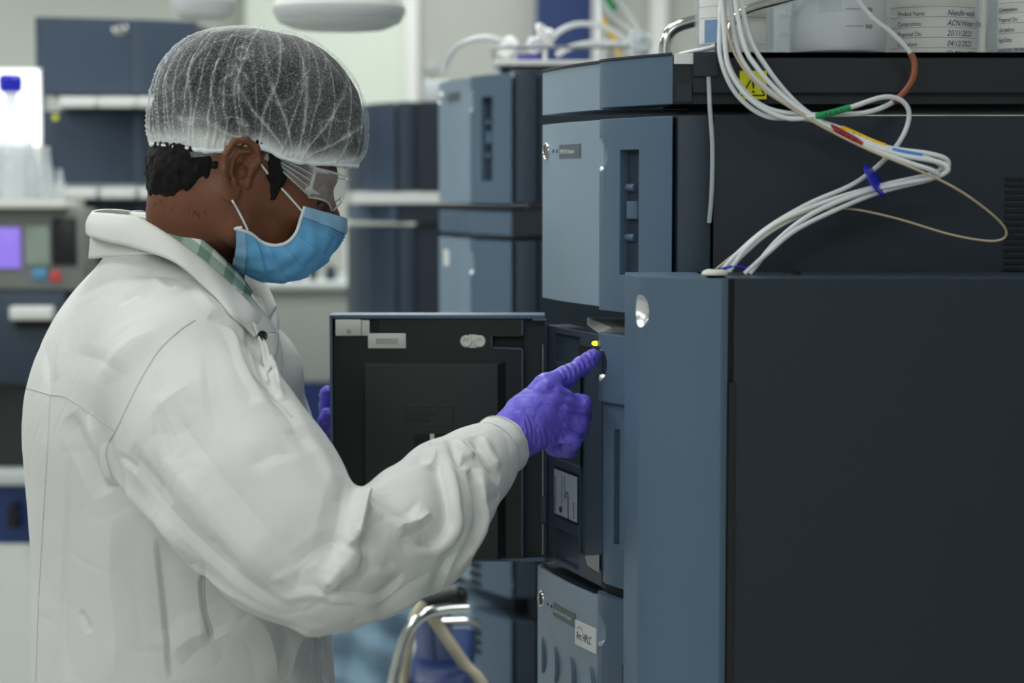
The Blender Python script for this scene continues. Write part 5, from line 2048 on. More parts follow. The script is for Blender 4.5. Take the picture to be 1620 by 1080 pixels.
# blue clips
cc_ = P(1384, 285, 2.132)
ax_ = (P(1400, 274, 2.132) - P(1368, 296, 2.132)).normalized()
axz = (ax_ + Vector((0, -.42, 0))).normalized()
sx2 = Vector((0, 1, 0)) - axz * axz.y
sx2.normalize()
d_ = MB().lathe([(.006, -.0015), (.0185, -.0015), (.0205, -.0008), (.0205, .0008), (.0185, .0015), (.006, .0015)], (0, 0, 0), 40, fr=(sx2, axz.cross(sx2), axz))
o = d_.build('tube_clip', 'blue_clip')
o.location = cc_
tag(o, 'blue disc clip gathering the milky tubes in mid air', 'clip')
g_ = Vector((P(1163, 430, 2.115).x, 2.115, cz1))
ring = [g_ + Vector((-.0005 + .020 * math.cos(a), .004 * math.cos(a), .009 * math.sin(a))) for a in [math.pi * i / 16 for i in range(17)]]
tag(MB().tube(ring, .0014, 10).build('tube_hoop', 'blue_clip'), 'small blue hoop over the tubes beside the cream grommet', 'clip')

# ------------------------------------------------------------ bottles on the tray
TT = tz1 + .0002
M['glass'] = mat('clear bottle glass', (214, 224, 226), .06, spec=.8, alpha=.22, coat=.6)
M['solvent'] = mat('clear solvent', (205, 214, 220), .05, alpha=.30)
M['frost'] = mat('frosted plastic bottle', (222, 228, 232), .35, alpha=.62, var=.04, vscale=20)
M['frost2'] = mat('milky plastic bottle wall', (200, 208, 216), .3, alpha=.5)
M['cap_blue'] = mat('blue screw cap', (40, 60, 170), .4)
M['blue_patch'] = mat('blue printed patch', (120, 152, 190), .6)


def bottle(loc, r, h, wall, liquid, lab, cat_='bottle', grp='solvent bottles on the tray'):
    t = empty('solvent_bottle', loc, 0, lab, cat_, grp)
    pr = [(.0, .001), (r * .86, .0), (r * .97, .003), (r, .010), (r, h * .66), (r * .96, h * .71), (r * .72, h * .80), (r * .40, h * .86), (r * .34, h * .90), (r * .34, h), (r * .30, h), (r * .30, h * .9), (r * .37, h * .85), (r * .69, h * .785), (r * .92, h * .70), (r * .965, h * .65), (r * .965, .012), (r * .92, .006), (0, .005)]
    MB().lathe(pr, (0, 0, 0), 64).build('body', wall, t)
    if liquid:
        MB().lathe([(0, .0056), (r * .915, .0066), (r * .955, .0125), (r * .955, h * .5), (0, h * .5)], (0, 0, 0), 48).build('liquid', liquid, t)
    cp = MB().lathe([(r * .40, h * .93), (r * .42, h * .935), (r * .42, h * 1.06), (r * .39, h * 1.08), (0, h * 1.08)], (0, 0, 0), 36).build('cap', 'cap_blue', t)
    return t


def wrap_patch(par, r, a0, a1, z0, z1, m, name, off=.0004, n=28):
    """a patch glued on the cylinder between two angles (0 faces the camera, positive to the right)"""
    g = []
    for z in (z0, z1):
        g.append([Vector(((r + off) * math.sin(a0 + (a1 - a0) * i / n), -(r + off) * math.cos(a0 + (a1 - a0) * i / n), z)) for i in range(n + 1)])
    return MB().grid(g).build(name, m, par, 60)


def wrap_text(par, body, size, r, a0, z, m, name, sx=1, off=.0007, slant=0):
    me = text_mesh(body, size, (0, 0, 0), (1, 0, 0), (0, 0, 1), m, name, par, .00005, sx=sx)
    for v in me.data.vertices:
        x, zz_ = v.co.x + slant * v.co.z, v.co.z
        a = a0 + x / r
        v.co = ((r + off) * math.sin(a), -(r + off) * math.cos(a), z + zz_)
    return me


def bx_(px, Y):
    return P(px, 90, Y).x


PXM = 3150.0
# bottle with a ruled label and a blue patch
b1 = bottle((bx_(1162, 2.268), 2.268, TT), .0455, .19, 'glass', 'solvent', 'left front glass bottle with ruled label and blue patch')
wrap_patch(b1, .0455, -1.15, .75, .012, .12, 'paper', 'label')
for i in range(6):
    wrap_patch(b1, .0455, -1.13, .73, .040 + i * .0125, .0403 + i * .0125, 'ink', 'ruled_line', .0006)
wrap_patch(b1, .0455, -.92, -.28, .013, .038, 'blue_patch', 'blue_patch', .0007)
b2 = bottle((bx_(1268, 2.46), 2.46, TT), .048, .20, 'glass', 'solvent', 'clear glass bottle with raised scale, standing behind the others')
for i, tx in enumerate(('400', '300', '200', '100')):
    wrap_text(b2, tx, .008, .048, -.75, .078 - i * .022, 'white_pl', 'scale_mark')
b3 = bottle((bx_(1325, 2.262), 2.262, TT), .0540, .21, 'frost', None, 'frosted bottle with 400 and 300 marks, centre of the row')
for i, (tx) in enumerate(('400', '300')):
    z = .0455 - i * .0185
    wrap_text(b3, tx, .0062, 0.0540, .42, z, 'plate', 'scale_mark')
    wrap_patch(b3, .0540, .0, .36, z + .0020, z + .0025, 'plate', 'scale_line', .0005)
wrap_patch(b3, .0540, -.55, -.1, .045, .065, 'frost2', 'faded_sticker', .0006)
b4 = bottle((bx_(1468, 2.324), 2.324, TT), .0600, .21, 'glass', 'solvent', 'bottle labelled Needle wash in violet pen, fourth along the front')
la4 = wrap_patch(b4, .0600, -1.0, .88, .0005, .090, 'paper', 'label')
rowsL = [('Product Name:', 'Needle wash'), ('Composition:', 'ACN:Water (10:90)'), ('Prepared On:', '20/11/2025'), ('Use before:', '04/12/2025'), ('Sign/Date:', '20/11/2025')]
zP = lambda py, Y: P(0, py, Y).z - TT
for i, (a, b) in enumerate(rowsL):
    z = zP(22.5 + i * 16.3, 2.25)
    wrap_text(la4, a, .0072, .0600, -.80, z, 'ink', 'printed_text', .72)
    o = wrap_text(la4, b, .0092, .0600, .14 if i < 4 else .30, z, 'pen', 'handwriting', .80, slant=.25)
    wrap_patch(la4, .0600, -.98, .86, z + .0096, z + .0099, 'ink', 'ruled_line', .0006)
sgz = zP(86, 2.25)
th_ = [(.0 + .0040 * math.cos(a), .0030 * math.sin(a)) for a in [2 * math.pi * i / 20 for i in range(20)]]
MB().tube([(.0607 * math.sin(x / .06 + .2), -.0607 * math.cos(x / .06 + .2), sgz + .002 + y) for x, y in th_] + [(.0607 * math.sin(.36), -.0607 * math.cos(.36), sgz + .0045)], .0003, 5).build('signature', 'pen', la4)
b5 = bottle((bx_(1632, 2.324), 2.324, TT), .0550, .21, 'glass', 'solvent', 'right hand labelled bottle, cut by the edge of the picture')
la5 = wrap_patch(b5, .0550, -1.02, 1.1, .010, .090, 'paper', 'label')
for i, (a, b) in enumerate((('Composition:', 'ACN'), ('Prepared On:', '20/11/2025'), ('Use before:', 'expiry'), ('Sign/Date:', '20/11'))):
    z = zP(14 + i * 16.3, 2.25)
    wrap_text(la5, a, .0070, .0550, -.98, z, 'ink', 'printed_text', .62)
    wrap_text(la5, b, .0092, .0550, -.30, z, 'pen', 'handwriting', .80, slant=.25)
    wrap_patch(la5, .0550, -1.0, 1.0, z + .0096, z + .0099, 'ink', 'ruled_line', .0006)
wrap_text(la5, 'Format No.: LRC/AD/SOP/01', .0052, .0550, -.98, zP(78.5, 2.25), 'ink', 'printed_text', .72)
# chrome handles of the bottle tray
h1 = [(1052, 96, 2.50), (1052, 74, 2.50), (1058, 54, 2.50), (1072, 42, 2.50), (1100, 33, 2.50), (1150, 22, 2.50), (1230, 2, 2.50), (1300, -16, 2.5), (1450, -30, 2.5), (1660, -30, 2.5), (1700, 0, 2.5), (1716, 50, 2.5), (1718, 103, 2.5)]
tag(MB().tube(spline([P(*a) for a in h1], 6), .0075, 16).build('tray_handle', 'chrome'), 'bent chrome rail at the back left of the bottle tray', 'rail')
h2 = [(1150, 91.5, 2.206), (1150, 70, 2.206), (1153, 48, 2.206), (1166, 26, 2.206), (1190, 12, 2.206), (1250, -4, 2.206), (1330, -22, 2.206), (1500, -34, 2.206), (1650, -30, 2.206), (1684, 0, 2.206), (1694, 45, 2.206), (1695, 91.5, 2.206)]
h2o = tag(MB().tube(spline([P(*a) for a in h2], 6), .0050, 16).build('tray_handle', 'chrome'), 'bent chrome rail in front of the blue patch bottle', 'rail')
c_ = P(1139, 76, 2.212)
tag(MB().box(c_.x - .005, c_.x + .006, 2.207, 2.222, TT, c_.z + .006).build('rail_clip', 'black'), 'small black clip at the foot of the front chrome rail', 'clip')
q_ = [(1062, 92.0, 2.30), (1085, 84, 2.27), (1118, 77, 2.24), (1140, 70, 2.222)]
tag(MB().tube(spline([P(*a) for a in q_], 6), .0026, 12).build('waste_tube', 'tube'), 'short milky tube lying on the tray behind the corner clip', 'tube')
# ------------------------------------------------------------ background: more instrument stacks
def stack(root_loc, rz, mods, grp, lab):
    """mods: (kind, z0, z1, label)"""
    out = []
    for kind, z0, z1, lb in mods:
        nm = {'detector': 'detector_module', 'divider': 'stack_tray', 'manager': 'manager_module', 'vented': 'vented_module', 'plain': 'manager_module'}[kind]
        t = empty(nm, (root_loc[0], root_loc[1], z0), rz, lb, 'laboratory instrument', grp)
        H = z1 - z0
        if kind == 'divider':
            MB().prism(front_poly(), .004, H - .003).build('front_panel', 'plastic', t)
            MB().prism(PIL + [(.0, .03), (-.02, .135)], .004, H - .003).build('centre_column', 'plastic', t)
            MB().box(.0, .5, .006, .345, .003, H).build('casing', 'paint', t)
        else:
            MB().prism(front_poly(), .003, H - .003).build('front_panel', 'plastic_pale' if kind != 'plain' else 'plastic_navy', t)
            rec = (H * .18, H * .82, .22, .56, .014) if kind == 'detector' else None
            pillar(.002, H - .003, t, 'plastic' if kind != 'plain' else 'plastic_navy', rec, H - .045 if kind in ('detector', 'manager') else None)
            if rec:
                handle_inside(t, rec[0], rec[1])
            module_body(t, H - .002, depth=.5)
            if kind == 'detector':
                front_marks(t, H, None)
            if kind == 'vented':
                for k in range(4):
                    p, d, n = pil_at(-.14)
                    p, d, n = Vector((p.x, p.y, (.056 if H > .25 else H - .030) - k * .0165)), Vector((d.x, d.y, 0)), Vector((n.x, n.y, 0))
                    MB().obox(p - n * .003, d * .034, n * .005, (0, 0, .007)).build('vent_slot', 'black_in', t)
        out.append(t)
    return out


G2 = 'modules of the blurred stack behind the door'
s2 = (0.0, 3.45)
m2 = stack(s2, 0, [('detector', 1.418, 1.648, 'pale blue module with dark grip recess, top of the stack behind the door'),
              ('divider', 1.362, 1.408, 'thin curved tray below the top module of the stack behind the door'),
              ('manager', 1.060, 1.358, 'module with a white paper square, mostly hidden by the open door'),
              ('vented', .727, 1.050, 'module with dark vent slots seen just under the open door'),
              ('vented', .505, .690, 'lowest vented module of the stack, at the bottom edge beside chrome tubes')], G2, None)
MB().obox(*(lambda r: (r[0] + r[2] * .0005, r[1] * .036, r[2] * .0012, Vector((0, 0, .030))))(on_front(.22, .243))).build('paper_square', 'paper', m2[2])
# stack spacers so that nothing hangs in the air
for (x, y, z0, z1, lb) in ((.30, 3.62, 1.408, 1.4185, 'low riser under the top module behind the door'), (.30, 3.62, 1.358, 1.3625, 'low riser under the thin tray behind the door'), (.30, 3.62, 1.05, 1.0605, 'low riser above the vented module behind the door'), (.30, 3.62, .69, .7275, 'black riser between the two vented modules')):
    tag(MB().box(x - .27, x + .18, y - .16, y + .16, z0, z1).build('riser', 'black'), lb, 'riser')
G3 = 'modules of the farthest stack behind the face mask'
s3 = (-.262, 4.50)
stack(s3, 0, [('plain', 1.436, 1.642, 'dark top module of the farthest stack, beside the goggles'),
              ('divider', 1.366, 1.412, 'thin tray in the farthest stack, right of the face mask'),
              ('plain', 1.02, 1.36, 'tall lower module of the farthest stack, above the open door'),
              ('plain', .505, 1.01, 'bottom module of the farthest stack, hidden behind the door')], G3, None)
for z0, z1, lb in ((1.412, 1.4365, 'pale spacer under the dark top module beside the goggles'), (1.36, 1.3665, 'thin spacer under the tray of the farthest stack'), (1.01, 1.0205, 'spacer low in the farthest stack')):
    tag(MB().box(-.36 if z0 > 1.4 else -.22, .12, 4.50, 4.82, z0, z1).build('spacer', 'white_pl' if z0 > 1.4 else 'black'), lb, 'riser')
t = empty('white_supply_box', (P(590, 300, 4.4).x, 4.42, 1.412), 0, 'small white box on the thin tray beside the goggles', 'box')
t.location.z = P(0, 322, 4.42).z
# bench for these
t = empty('side_bench', (.2, 4.4, 0), 0, 'low bench carrying the two blurred instrument stacks', 'bench')
bpy.data.objects.remove(bpy.data.objects['white_supply_box'])
rel(MB().box(-.46, 1.0, 3.43, 5.6, BT - .04, BT).build('worktop', 'worktop', None, bevel=.004), t)
rel(MB().box(-.40, .95, 3.46, 5.57, 0, BT - .04).build('cabinet', 'navy'), t)

# left stack: turned so that its fronts face us
GL = 'modules of the stack at upper left'
aL = (P(310, 100, 4.7).x, 4.7)
zL = lambda py: P(0, py, 4.62).z
lm = stack(aL, math.pi / 2, [('plain', zL(152), zL(28), 'top navy module with chrome oval badge, upper left behind the hair net'),
                        ('plain', zL(294), zL(175), 'navy module with a yellow light, second from top at upper left'),
                        ('plain', zL(420), zL(316), 'dark module just above the coat collar at left'),
                        ('plain', zL(560), zL(432), 'lower dark module of the left stack, behind the coat shoulder')], GL, None)
p, d, n = on_front(.92, .0, .0)
q = MB().lathe([(0, .002), (.016, .002), (.019, .0), (.019, -.001)], (0, 0, 0), 30, fr=(d, Vector((0, 0, 1)), n))
o = q.build('oval_badge', 'chrome', lm[0])
pp, d, n = on_front(.86, zL(48) - zL(152), .001)
o.location = pp
o.scale = (1, 1, .55)
pp, d, n = on_front(.14, zL(187) - zL(294), .001)
MB().lathe([(0, .003), (.006, .002), (.0068, 0)], pp, 20, fr=(d, Vector((0, 0, 1)), n)).build('status_light', 'led_y', lm[1])
for k, (a, b) in enumerate(((172, 156), (314, 297), (430, 421))):
    z0, z1 = zL(a) - .004, zL(b) + .004
    tag(MB().box(aL[0] - .30, aL[0] - .02, 4.62, 4.95, z0, z1).build('riser', 'black'), ('black riser between the top module and the yellow light module at left', 'black riser under the yellow light module at left', 'black riser above the lowest module at left')[k], 'riser')
    for j in range(3):
        x0 = aL[0] - .285 + j * .088
        tag(MB().box(x0, x0 + .078, 4.545, 4.615, z0 + .004, z1 - .003).build('white_packet', 'white_pl', bevel=.002), ('left', 'middle', 'right')[j] + ' white packet stuffed ' + ('under the top module', 'under the yellow light module', 'above the lowest dark module')[k] + ' at upper left', 'packet', 'white packets between the left modules')
        tag(MB().box(x0, x0 + .078, 4.545, 4.62, z0 - .0005, z0 + .004).build('ledge', 'black'), 'thin ledge carrying the ' + ('left', 'middle', 'right')[j] + ' packet ' + ('under the top module', 'under the yellow light module', 'above the lowest dark module')[k], 'ledge', 'ledges between the left modules')
# left bench with blue fronts
by = 4.35
t = empty('blue_front_bench', (-1.6, by, 0), 0, 'long low bench with blue panel fronts at far left', 'bench')
zb = lambda py: P(0, py, by).z
rel(MB().box(-3.0, -.62, by, by + .8, zb(768), zb(745)).build('worktop', 'worktop', None, bevel=.003), t)
rel(MB().box(-3.0, -.62, by + .02, by + .8, zb(862), zb(768)).build('blue_front', 'navy'), t)
rel(MB().box(-3.0, -.62, by + .01, by + .8, 0.0, zb(862)).build('white_base', 'white_pl'), t)
rel(MB().tube([P(26, 800, by), P(26, 800, by) + Vector((0, -.03, 0)), P(26, 826, by) + Vector((0, -.03, 0)), P(26, 826, by)], .012, 10).build('handle', 'black', None), t)
BZ = zb(745)
# cabinet with black base, white handle drawer
x0, x1 = P(-120, 500, by).x, P(100, 500, by).x
t = empty('drawer_unit', ((x0 + x1) / 2, by + .3, BZ), 0, 'dark drawer unit with a long white handle at left edge', 'drawer unit')
rel(MB().box(x0, x1 - .03, by + .06, by + .18, BZ, zb(612)).build('black_plinth', 'charcoal'), t)
d_ = rel(MB().box(x0, x1, by + .02, by + .18, zb(610), zb(462)).build('drawer', 'plastic_dark', None, bevel=.006), t)
h_ = MB().box(P(8, 0, by).x, P(76, 0, by).x, by - .02, by + .02, zb(505), zb(484)).build('handle', 'white_pl', None, bevel=.004)
h_.parent = d_
h_ = MB().box(P(12, 0, by).x, P(72, 0, by).x, by + .012, by + .021, zb(520), zb(506)).build('handle_recess', 'black_in', None)
h_.parent = d_
# instrument console with screens
z0, z1 = zb(461), zb(330)
x1 = P(128, 400, by).x
M['grey_case'] = mat('warm grey casing', (128, 130, 126), .5)
M['screen_v'] = mat('violet lit screen', (120, 100, 190), .3, emit=(128, 104, 200), estr=.9)
M['screen_g'] = mat('grey green panel window', (150, 165, 152), .3)
M['red'] = mat('red button', (205, 70, 72), .4)
M['sky'] = mat('light blue button', (90, 150, 190), .4)
t = empty('analyser_console', ((x0 + x1) / 2, by + .3, z0), 0, 'grey analyser console with violet screen and red button at left', 'analyser')
rel(MB().box(x0, x1, by + .03, by + .18, z0, z1).build('casing', 'grey_case', None, bevel=.008), t)
for nm_, m_, a, b, c, d in (('screen', 'screen_v', -40, 20, 425, 360), ('window', 'screen_g', 28, 68, 420, 358), ('button', 'sky', 38, 62, 442, 424), ('button', 'red', 68, 84, 446, 430), ('dark_window', 'black', 72, 110, 420, 345)):
    rel(MB().box(P(a, 0, by).x, P(b, 0, by).x, by + .022, by + .032, zb(c), zb(d)).build(nm_, m_, None, bevel=.002), t)
# shelf plate above with glassware, bright window behind
z2 = zb(318)
rel(MB().box(x0, P(100, 0, by).x, by - .02, by + .19, z1 + .0005, z2).build('top_shelf', 'zinc', None, bevel=.003), t)
M['bright'] = mat('daylight lit diffuser', (255, 255, 255), .5, emit=(255, 255, 255), estr=1.6)
t = empty('light_box', (P(30, 0, by + .3).x, by + .3, z2), 0, 'glaring white light box behind the glassware at left edge', 'light box')
rel(MB().box(P(-80, 0, by + .3).x, P(78, 0, by + .3).x, by + .20, by + .25, BZ, P(0, 112, by + .3).z).build('housing', 'white_pl'), t)
rel(MB().box(P(-75, 0, by + .3).x, P(77, 0, by + .3).x, by + .184, by + .19, P(0, 232, by + .3).z, P(0, 116, by + .3).z).build('diffuser', 'bright'), t)
rg_ = random.Random(5)
M['glass_bg'] = mat('pale clear glass', (215, 222, 226), .05, spec=.9, alpha=.30)
for k, (px, hpx, rpx) in enumerate(((14, 170, 26), (44, 110, 13), (70, 85, 11), (-20, 120, 16), (90, 50, 9))):
    Yg = by + .10 + .02 * (k % 2)
    c = P(px, 0, Yg)
    h, r = hpx / 3150 * Yg, rpx / 3150 * Yg
    f = empty('flask', (c.x, Yg, z2), 0, ('tall flask with a violet blue stopper at the left edge', 'narrow glass cylinder before the light box', 'short glass tube before the light box', 'glass bottle cut by the left edge', 'smallest glass vial right of the light box')[k], 'glassware', 'glassware before the light box')
    MB().lathe([(0, .0005), (r, .002), (r * 1.02, h * .5), (r * .5, h * .72), (r * .4, h * .95), (r * .45, h), (r * .36, h * .95), (r * .44, h * .72), (r * .94, h * .5), (r * .94, .006), (0, .006)], (0, 0, 0), 28).build('body', 'glass_bg', f)
    if k == 0:
        MB().lathe([(0, h), (r * .7, h), (r * .75, h + .03), (r * .6, h + .04), (0, h + .04)], (0, 0, 0), 24).build('stopper', 'blue_clip', f)

# far partition, pillar, cupboards
yb = YB - .25
zz_ = lambda py: P(0, py, yb).z


def wallbox(name, a, b, y0, z0, z1, m, d=.24):
    o = MB().box(P(a, 0, y0).x, P(b, 0, y0).x, y0, y0 + d, z0, z1).build(name, m)
    o['kind'] = 'structure'
    return o


wallbox('trim_1', 388, 652, yb, 1.7, CEIL, 'wall_cream', .2)
wallbox('trim_2', 641, 661, yb - .06, 1.0, CEIL, 'white_pl', .2)
wallbox('trim_3', 661, 1500, yb, 1.0, CEIL, 'wall2', .2)
wallbox('trim_4', 848, 936, yb - .05, 1.0, CEIL, 'navy', .05)
wallbox('trim_5', 938, 956, yb - .08, 1.0, CEIL, 'white_pl', .08)
wallbox('trim_6', 1030, 1056, yb - .03, 1.0, CEIL, 'ceil', .03)
t = empty('wall_socket', P(682, 104, yb - .01), 0, 'small grey socket plate on the far partition above the blurred module', 'socket')
rel(MB().box(P(674, 0, yb).x, P(692, 0, yb).x, yb - .02, yb, zz_(112), zz_(98)).build('plate', 'frost'), t)
# pale cupboard and blue drawer front behind the mask
yc = 5.9
t = empty('base_cupboard', (P(480, 0, yc).x, yc, 0), 0, 'pale grey cupboard with blue lower front between the coat and the open door', 'cupboard')
zc_ = lambda py: P(0, py, yc).z
M['cupboard'] = mat('pale grey green laminate', (168, 174, 166), .5)
rel(MB().box(P(380, 0, yc).x, P(575, 0, yc).x, yc, yc + .6, zc_(604), zc_(458)).build('upper_panel', 'cupboard', None, bevel=.003), t)
rel(MB().box(P(380, 0, yc).x, P(575, 0, yc).x, yc + .006, yc + .6, 0, zc_(605)).build('lower_panel', 'navy', None), t)
rel(MB().box(P(375, 0, yc).x, P(578, 0, yc).x, yc - .03, yc + .62, zc_(457), zc_(448)).build('worktop', 'worktop', None, bevel=.003), t)
zt_ = zc_(448)
for k, (px, w, h, m_) in enumerate(((468, 18, 20, 'plastic'), (492, 16, 30, 'plastic_dark'), (520, 20, 26, 'plastic_dark'), (440, 14, 16, 'white_pl'), (548, 12, 100, 'white_pl'))):
    c = P(px, 0, yc + .2)
    hh_ = h / 3150 * yc
    ww = w / 3150 * yc / 2
    o = MB().lathe([(0, 0), (ww, 0), (ww, hh_ * .7), (ww * .5, hh_ * .85), (ww * .5, hh_), (0, hh_)], (0, 0, 0), 24).build('reagent_jar', m_)
    o.location = (c.x, yc + .2, zt_)
    tag(o, ('blue grey', 'dark narrow', 'dark wide', 'small white', 'tall white')[k] + ' jar on the pale cupboard, seen under the face mask', 'jar', 'jars on the pale cupboard')

# extraction hoods hanging from the ceiling
for k, (px, py, Yh, r) in enumerate(((537, 46, 3.3, .108), (322, 30, 3.9, .062))):
    c = P(px, py, Yh)
    t = empty('extraction_hood', (c.x, Yh, c.z), 0, ('round white extraction hood hanging at top, right of the hair net', 'smaller white hood hanging at top behind the hair net')[k], 'extraction hood', 'hanging extraction hoods')
    MB().lathe([(r * .25, .004), (r * .7, .0), (r * .92, .010), (r, .028), (r * .98, .040), (r * .75, .085), (r * .45, .12), (r * .28, .15), (r * .22, .16), (.03, .17)], (0, 0, 0), 48).build('hood', 'white_pl', t, 50)
    MB().lathe([(r * .93, .012), (r * 1.01, .026), (r * 1.01, .034)], (0, 0, 0), 48).build('rim', 'frost', t, 50)
    MB().cyl((0, 0, .165), (0, 0, CEIL - c.z), .03).build('duct', 'white_pl', t)

# tray, filters and tubes on top of the blurred stack
YT = 3.6
zt = 1.648
t = empty('solvent_rack', (P(880, 0, YT).x, YT, zt), 0, 'low white and steel rack on top of the blurred stack', 'rack')
x0, x1 = P(782, 0, YT).x, P(1010, 0, YT).x
rk = MB().box(x0, x1, YT - .1, YT + .1, zt + .012, zt + .022)
rel(rk.build('shelf', 'white_pl', None, bevel=.002), t)
for x in (x0 + .012, (x0 + x1) / 2, x1 - .02):
    rel(MB().box(x, x + .016, YT - .09, YT + .09, zt, zt + .012).build('foot', 'black'), t)
rel(MB().tube([(x0, YT - .1, zt + .024), (x0 - .002, YT - .1, zt + .040), (x0 + .02, YT - .1, zt + .044), (x1 - .02, YT - .1, zt + .044)], .003, 10).build('rail', 'steel'), t)


def bgtube(pts, r, m, lab, nm='supply_tube'):
    return tag(MB().tube(spline([P(*a) for a in pts], 7), r, 12).build(nm, m), lab, 'tube', 'blurred tubes on the rear stack')


bgtube([(703, 118, 3.62), (706, 100, 3.62), (722, 76, 3.6), (748, 63, 3.58), (775, 60, 3.56), (797, 66, 3.54)], .0050, 'tube', 'white tube arching up to the bright round filter')
bgtube([(868, 70, 3.6), (885, 50, 3.6), (915, 38, 3.6), (955, 42, 3.6), (985, 60, 3.6), (1003, 88, 3.6)], .0050, 'tube', 'upper white tube arching over the blue wall strip')
bgtube([(880, 88, 3.6), (905, 74, 3.6), (945, 67, 3.6), (990, 72, 3.6), (1020, 86, 3.6)], .0050, 'tube', 'lower white tube arching before the blue wall strip')
bgtube([(944, -40, 3.64), (952, 10, 3.64), (950, 50, 3.64), (947, 96, 3.62)], .0050, 'tube', 'white tube running straight down right of the blue wall strip')
bgtube([(940, -30, 3.66), (965, 20, 3.66), (1000, 50, 3.66), (1022, 84, 3.62)], .0048, 'tube', 'white tube slanting down behind the tray handle')
bgtube([(962, -30, 3.68), (985, 8, 3.68), (1006, 40, 3.66), (1012, 60, 3.64), (1014, 90, 3.62)], .0048, 'tube_clear', 'clear tube slanting down to the white fitting')
s_ = bgtube([(955, 30, 3.63), (963, 48, 3.63), (974, 66, 3.63), (980, 88, 3.62)], .0040, 'yellow_s', 'short yellow marked tube on the rear rack')
s_ = bgtube([(957, -10, 3.63), (968, 8, 3.63), (975, 14, 3.63)], .0055, 'green', 'short green marked tube end above the rear rack')
s_.location.z = 0


def disc(px, py, Y, r, th, tilt, m, nm, lab, foot=True):
    c = P(px, py, Y)
    ax_ = Vector(tilt).normalized()
    sx_ = ax_.orthogonal().normalized()
    t = empty(nm, c, 0, lab, 'filter')
    MB().lathe([(0, -th), (r * .8, -th), (r, -th * .5), (r, th * .5), (r * .8, th), (0, th)], (0, 0, 0), 32, fr=(sx_, ax_.cross(sx_), ax_)).build('disc', m, t)
    MB().cyl(-ax_ * th * 3, ax_ * th * 3, r * .28).build('spigot', m, t)
    if foot:
        MB().cyl((0, .0, -(c.z - zt - .022)), (0, 0, -r * .3), .004).build('stem', m, t)
    return t


M['white_hi'] = mat('glossy white filter', (245, 246, 244), .25)
disc(804, 74, 3.54, .020, .004, (-.55, -.75, .35), 'white_hi', 'round_filter', 'bright white round filter at the end of the arching tube')
disc(862, 56, 3.58, .024, .005, (.8, -.35, .45), 'white_hi', 'valve_fitting', 'white winged valve fitting in front of the blue wall strip')
disc(846, 70, 3.58, .016, .006, (.4, -.6, -.6), 'white_hi', 'small_filter', 'smaller white filter left of the winged valve')
disc(1012, 66, 3.6, .024, .008, (.3, -.8, .4), 'frost', 'tube_manifold', 'frosted fitting where tubes meet, left of the tray handle')
M['violet_pl'] = mat('violet blue plastic', (110, 104, 190), .4)
a, b = P(818, 90, 3.52), P(852, 77, 3.52)
tag(MB().box(a.x, b.x, 3.51, 3.56, zt + .022, zt + .034).build('violet_holder', 'violet_pl', bevel=.002), 'violet blue plastic holder lying on the rear rack', 'holder')
# empty crate on the far stack
tag(MB().box(-.20, -.02, 4.55, 4.75, 1.642, 1.69).build('clear_tray', 'frost', bevel=.004), 'low frosted tray on top of the dark far module', 'tray')

# chair with chrome tube frame and a light blue cloth over it
ch = empty('visitor_chair', (P(660, 0, 3.0).x, 3.1, 0), 0, 'chrome tube framed chair with blue seat under the open door', 'chair')
M['cream_tube'] = mat('cream painted tube', (206, 196, 170), .3)
CH = 3.0


def cht(pts, r, m, nm):
    o = MB().tube(spline([P(*a) for a in pts], 7), r, 16).build(nm, m)
    return rel(o, ch)


cht([(738, 962, 3.02), (705, 964, 3.0), (672, 972, 2.98), (645, 1000, 2.97), (628, 1050, 2.96), (618, 1110, 2.95), (610, 1250, 2.95), (606, 1780, 2.95)], .0085, 'chrome', 'arm_rail')
cht([(668, 952, 3.02), (655, 980, 3.01), (644, 1030, 3.0), (640, 1090, 3.0), (640, 1250, 3.0), (640, 1752, 3.0)], .0085, 'cream_tube', 'front_tube')
cht([(672, 958, 3.05), (700, 1000, 3.05), (735, 1050, 3.04), (770, 1100, 3.03), (795, 1250, 3.03), (803, 1740, 3.03)], .0095, 'cream_tube', 'back_tube')
cht([(700, 984, 3.10), (726, 983, 3.10), (745, 983, 3.10), (760, 990, 3.1)], .0060, 'chrome', 'cross_bar')
cz = P(0, 1085, 3.0)
rel(MB().box(P(640, 0, 3.0).x, P(745, 0, 3.0).x, 2.95, 3.35, P(0, 1110, 3.0).z, P(0, 1070, 3.0).z).build('seat', 'navy', None, bevel=.015, seg=3), ch)
g = []
for i in range(13):
    t_ = i / 12
    row = []
    for j in range(9):
        s_ = j / 8
        p = P(652 + 62 * s_ + 12 * t_, 968 + 110 * t_, 3.12)
        p.y += .03 * math.sin(math.pi * s_)
        row.append(p)
    g.append(row)
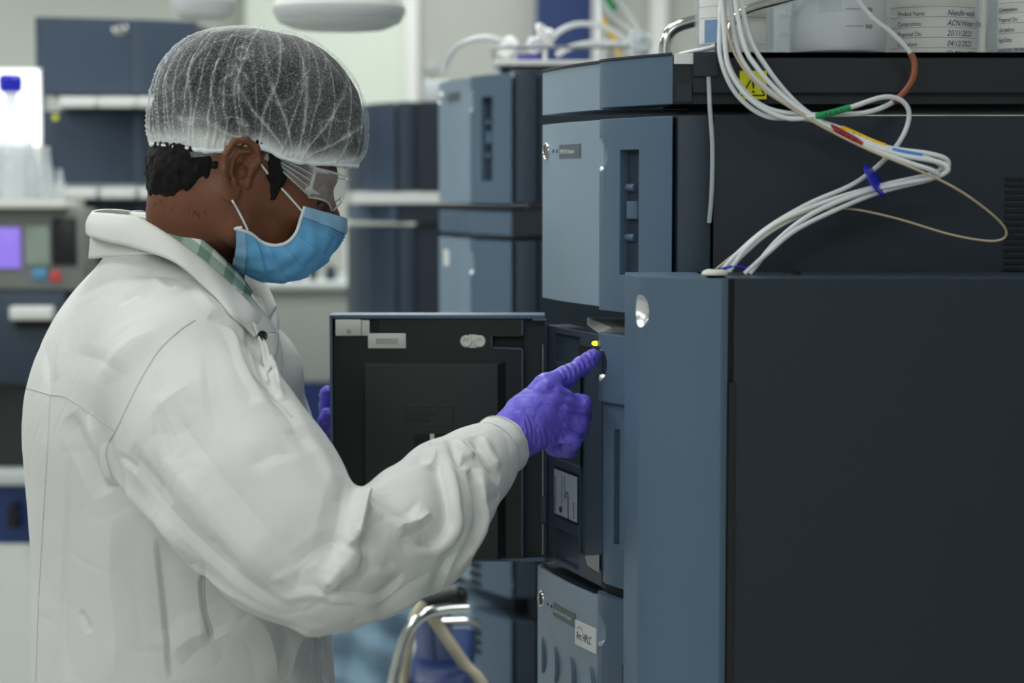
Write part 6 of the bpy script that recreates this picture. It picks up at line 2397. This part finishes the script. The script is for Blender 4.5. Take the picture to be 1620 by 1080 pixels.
M['cobalt'] = mat('mid blue upholstery', (106, 120, 156), .7)
bk = MB().grid(g).build('backrest', 'cobalt', None, 0)
md = bk.modifiers.new('s', 'SOLIDIFY')
md.thickness = .03
rel(bk, ch)
pad = SDF(np.array(P(690, 950, 3.05)) - V3(.09, .09, .05), np.array(P(690, 950, 3.05)) + V3(.09, .09, .05), .004)
pad.cap(PX(664, 955, 3.05), PX(722, 944, 3.05), .014, .018, .01)
rel(pad.mesh().smooth(1).to_obj('arm_pad', 'black'), ch)
# light blue lab gown hanging over a stand behind the coat
gn = empty('hanging_gown', (P(575, 0, 3.0).x, 3.25, 0), 0, 'light blue gown hanging in loose folds below the white sleeve', 'gown')
M['gown'] = cloth_mat('light blue cloth', (150, 182, 204))
g = []
for i in range(60):
    t_ = i / 59
    row = []
    for j in range(50):
        s_ = j / 49
        px = 480 + 170 * s_ + 18 * t_ * (s_ - .2)
        py = 930 + 60 * (s_ - .75) ** 2 + 500 * t_
        dy = .010 * math.sin(t_ * 42 - s_ * 4.2 + 1.2 * math.sin(s_ * 5)) + .006 * math.sin(s_ * 14 + t_ * 8)
        p = P(px, py, 3.25)
        p.y += dy + .05 * (s_ - .5) ** 2
        row.append(p)
    g.append(row)
gw = MB().grid(g).build('gown', 'gown', None, 0)
md = gw.modifiers.new('s', 'SOLIDIFY')
md.thickness = .004
rel(gw, gn)
a = P(565, 935, 3.27)
rel(MB().cyl((a.x, 3.3, 0), (a.x, 3.3, a.z), .012).build('stand_pole', 'steel'), gn)
rel(MB().cyl((a.x - .1, 3.29, a.z), (a.x + .07, 3.29, a.z), .008).build('stand_bar', 'steel'), gn)
rel(MB().cyl((a.x, 3.3, 0), (a.x, 3.3, .02), .10, 32).build('stand_base', 'steel'), gn)
if 0:
    bpy.context.view_layer.update()
    for o in person.children_recursive:
        if o.type == 'MESH':
            bb = [o.matrix_world @ Vector(c) for c in o.bound_box]
            print('BB', o.name, [round(min(b[i] for b in bb), 2) for i in range(3)], [round(max(b[i] for b in bb), 2) for i in range(3)])
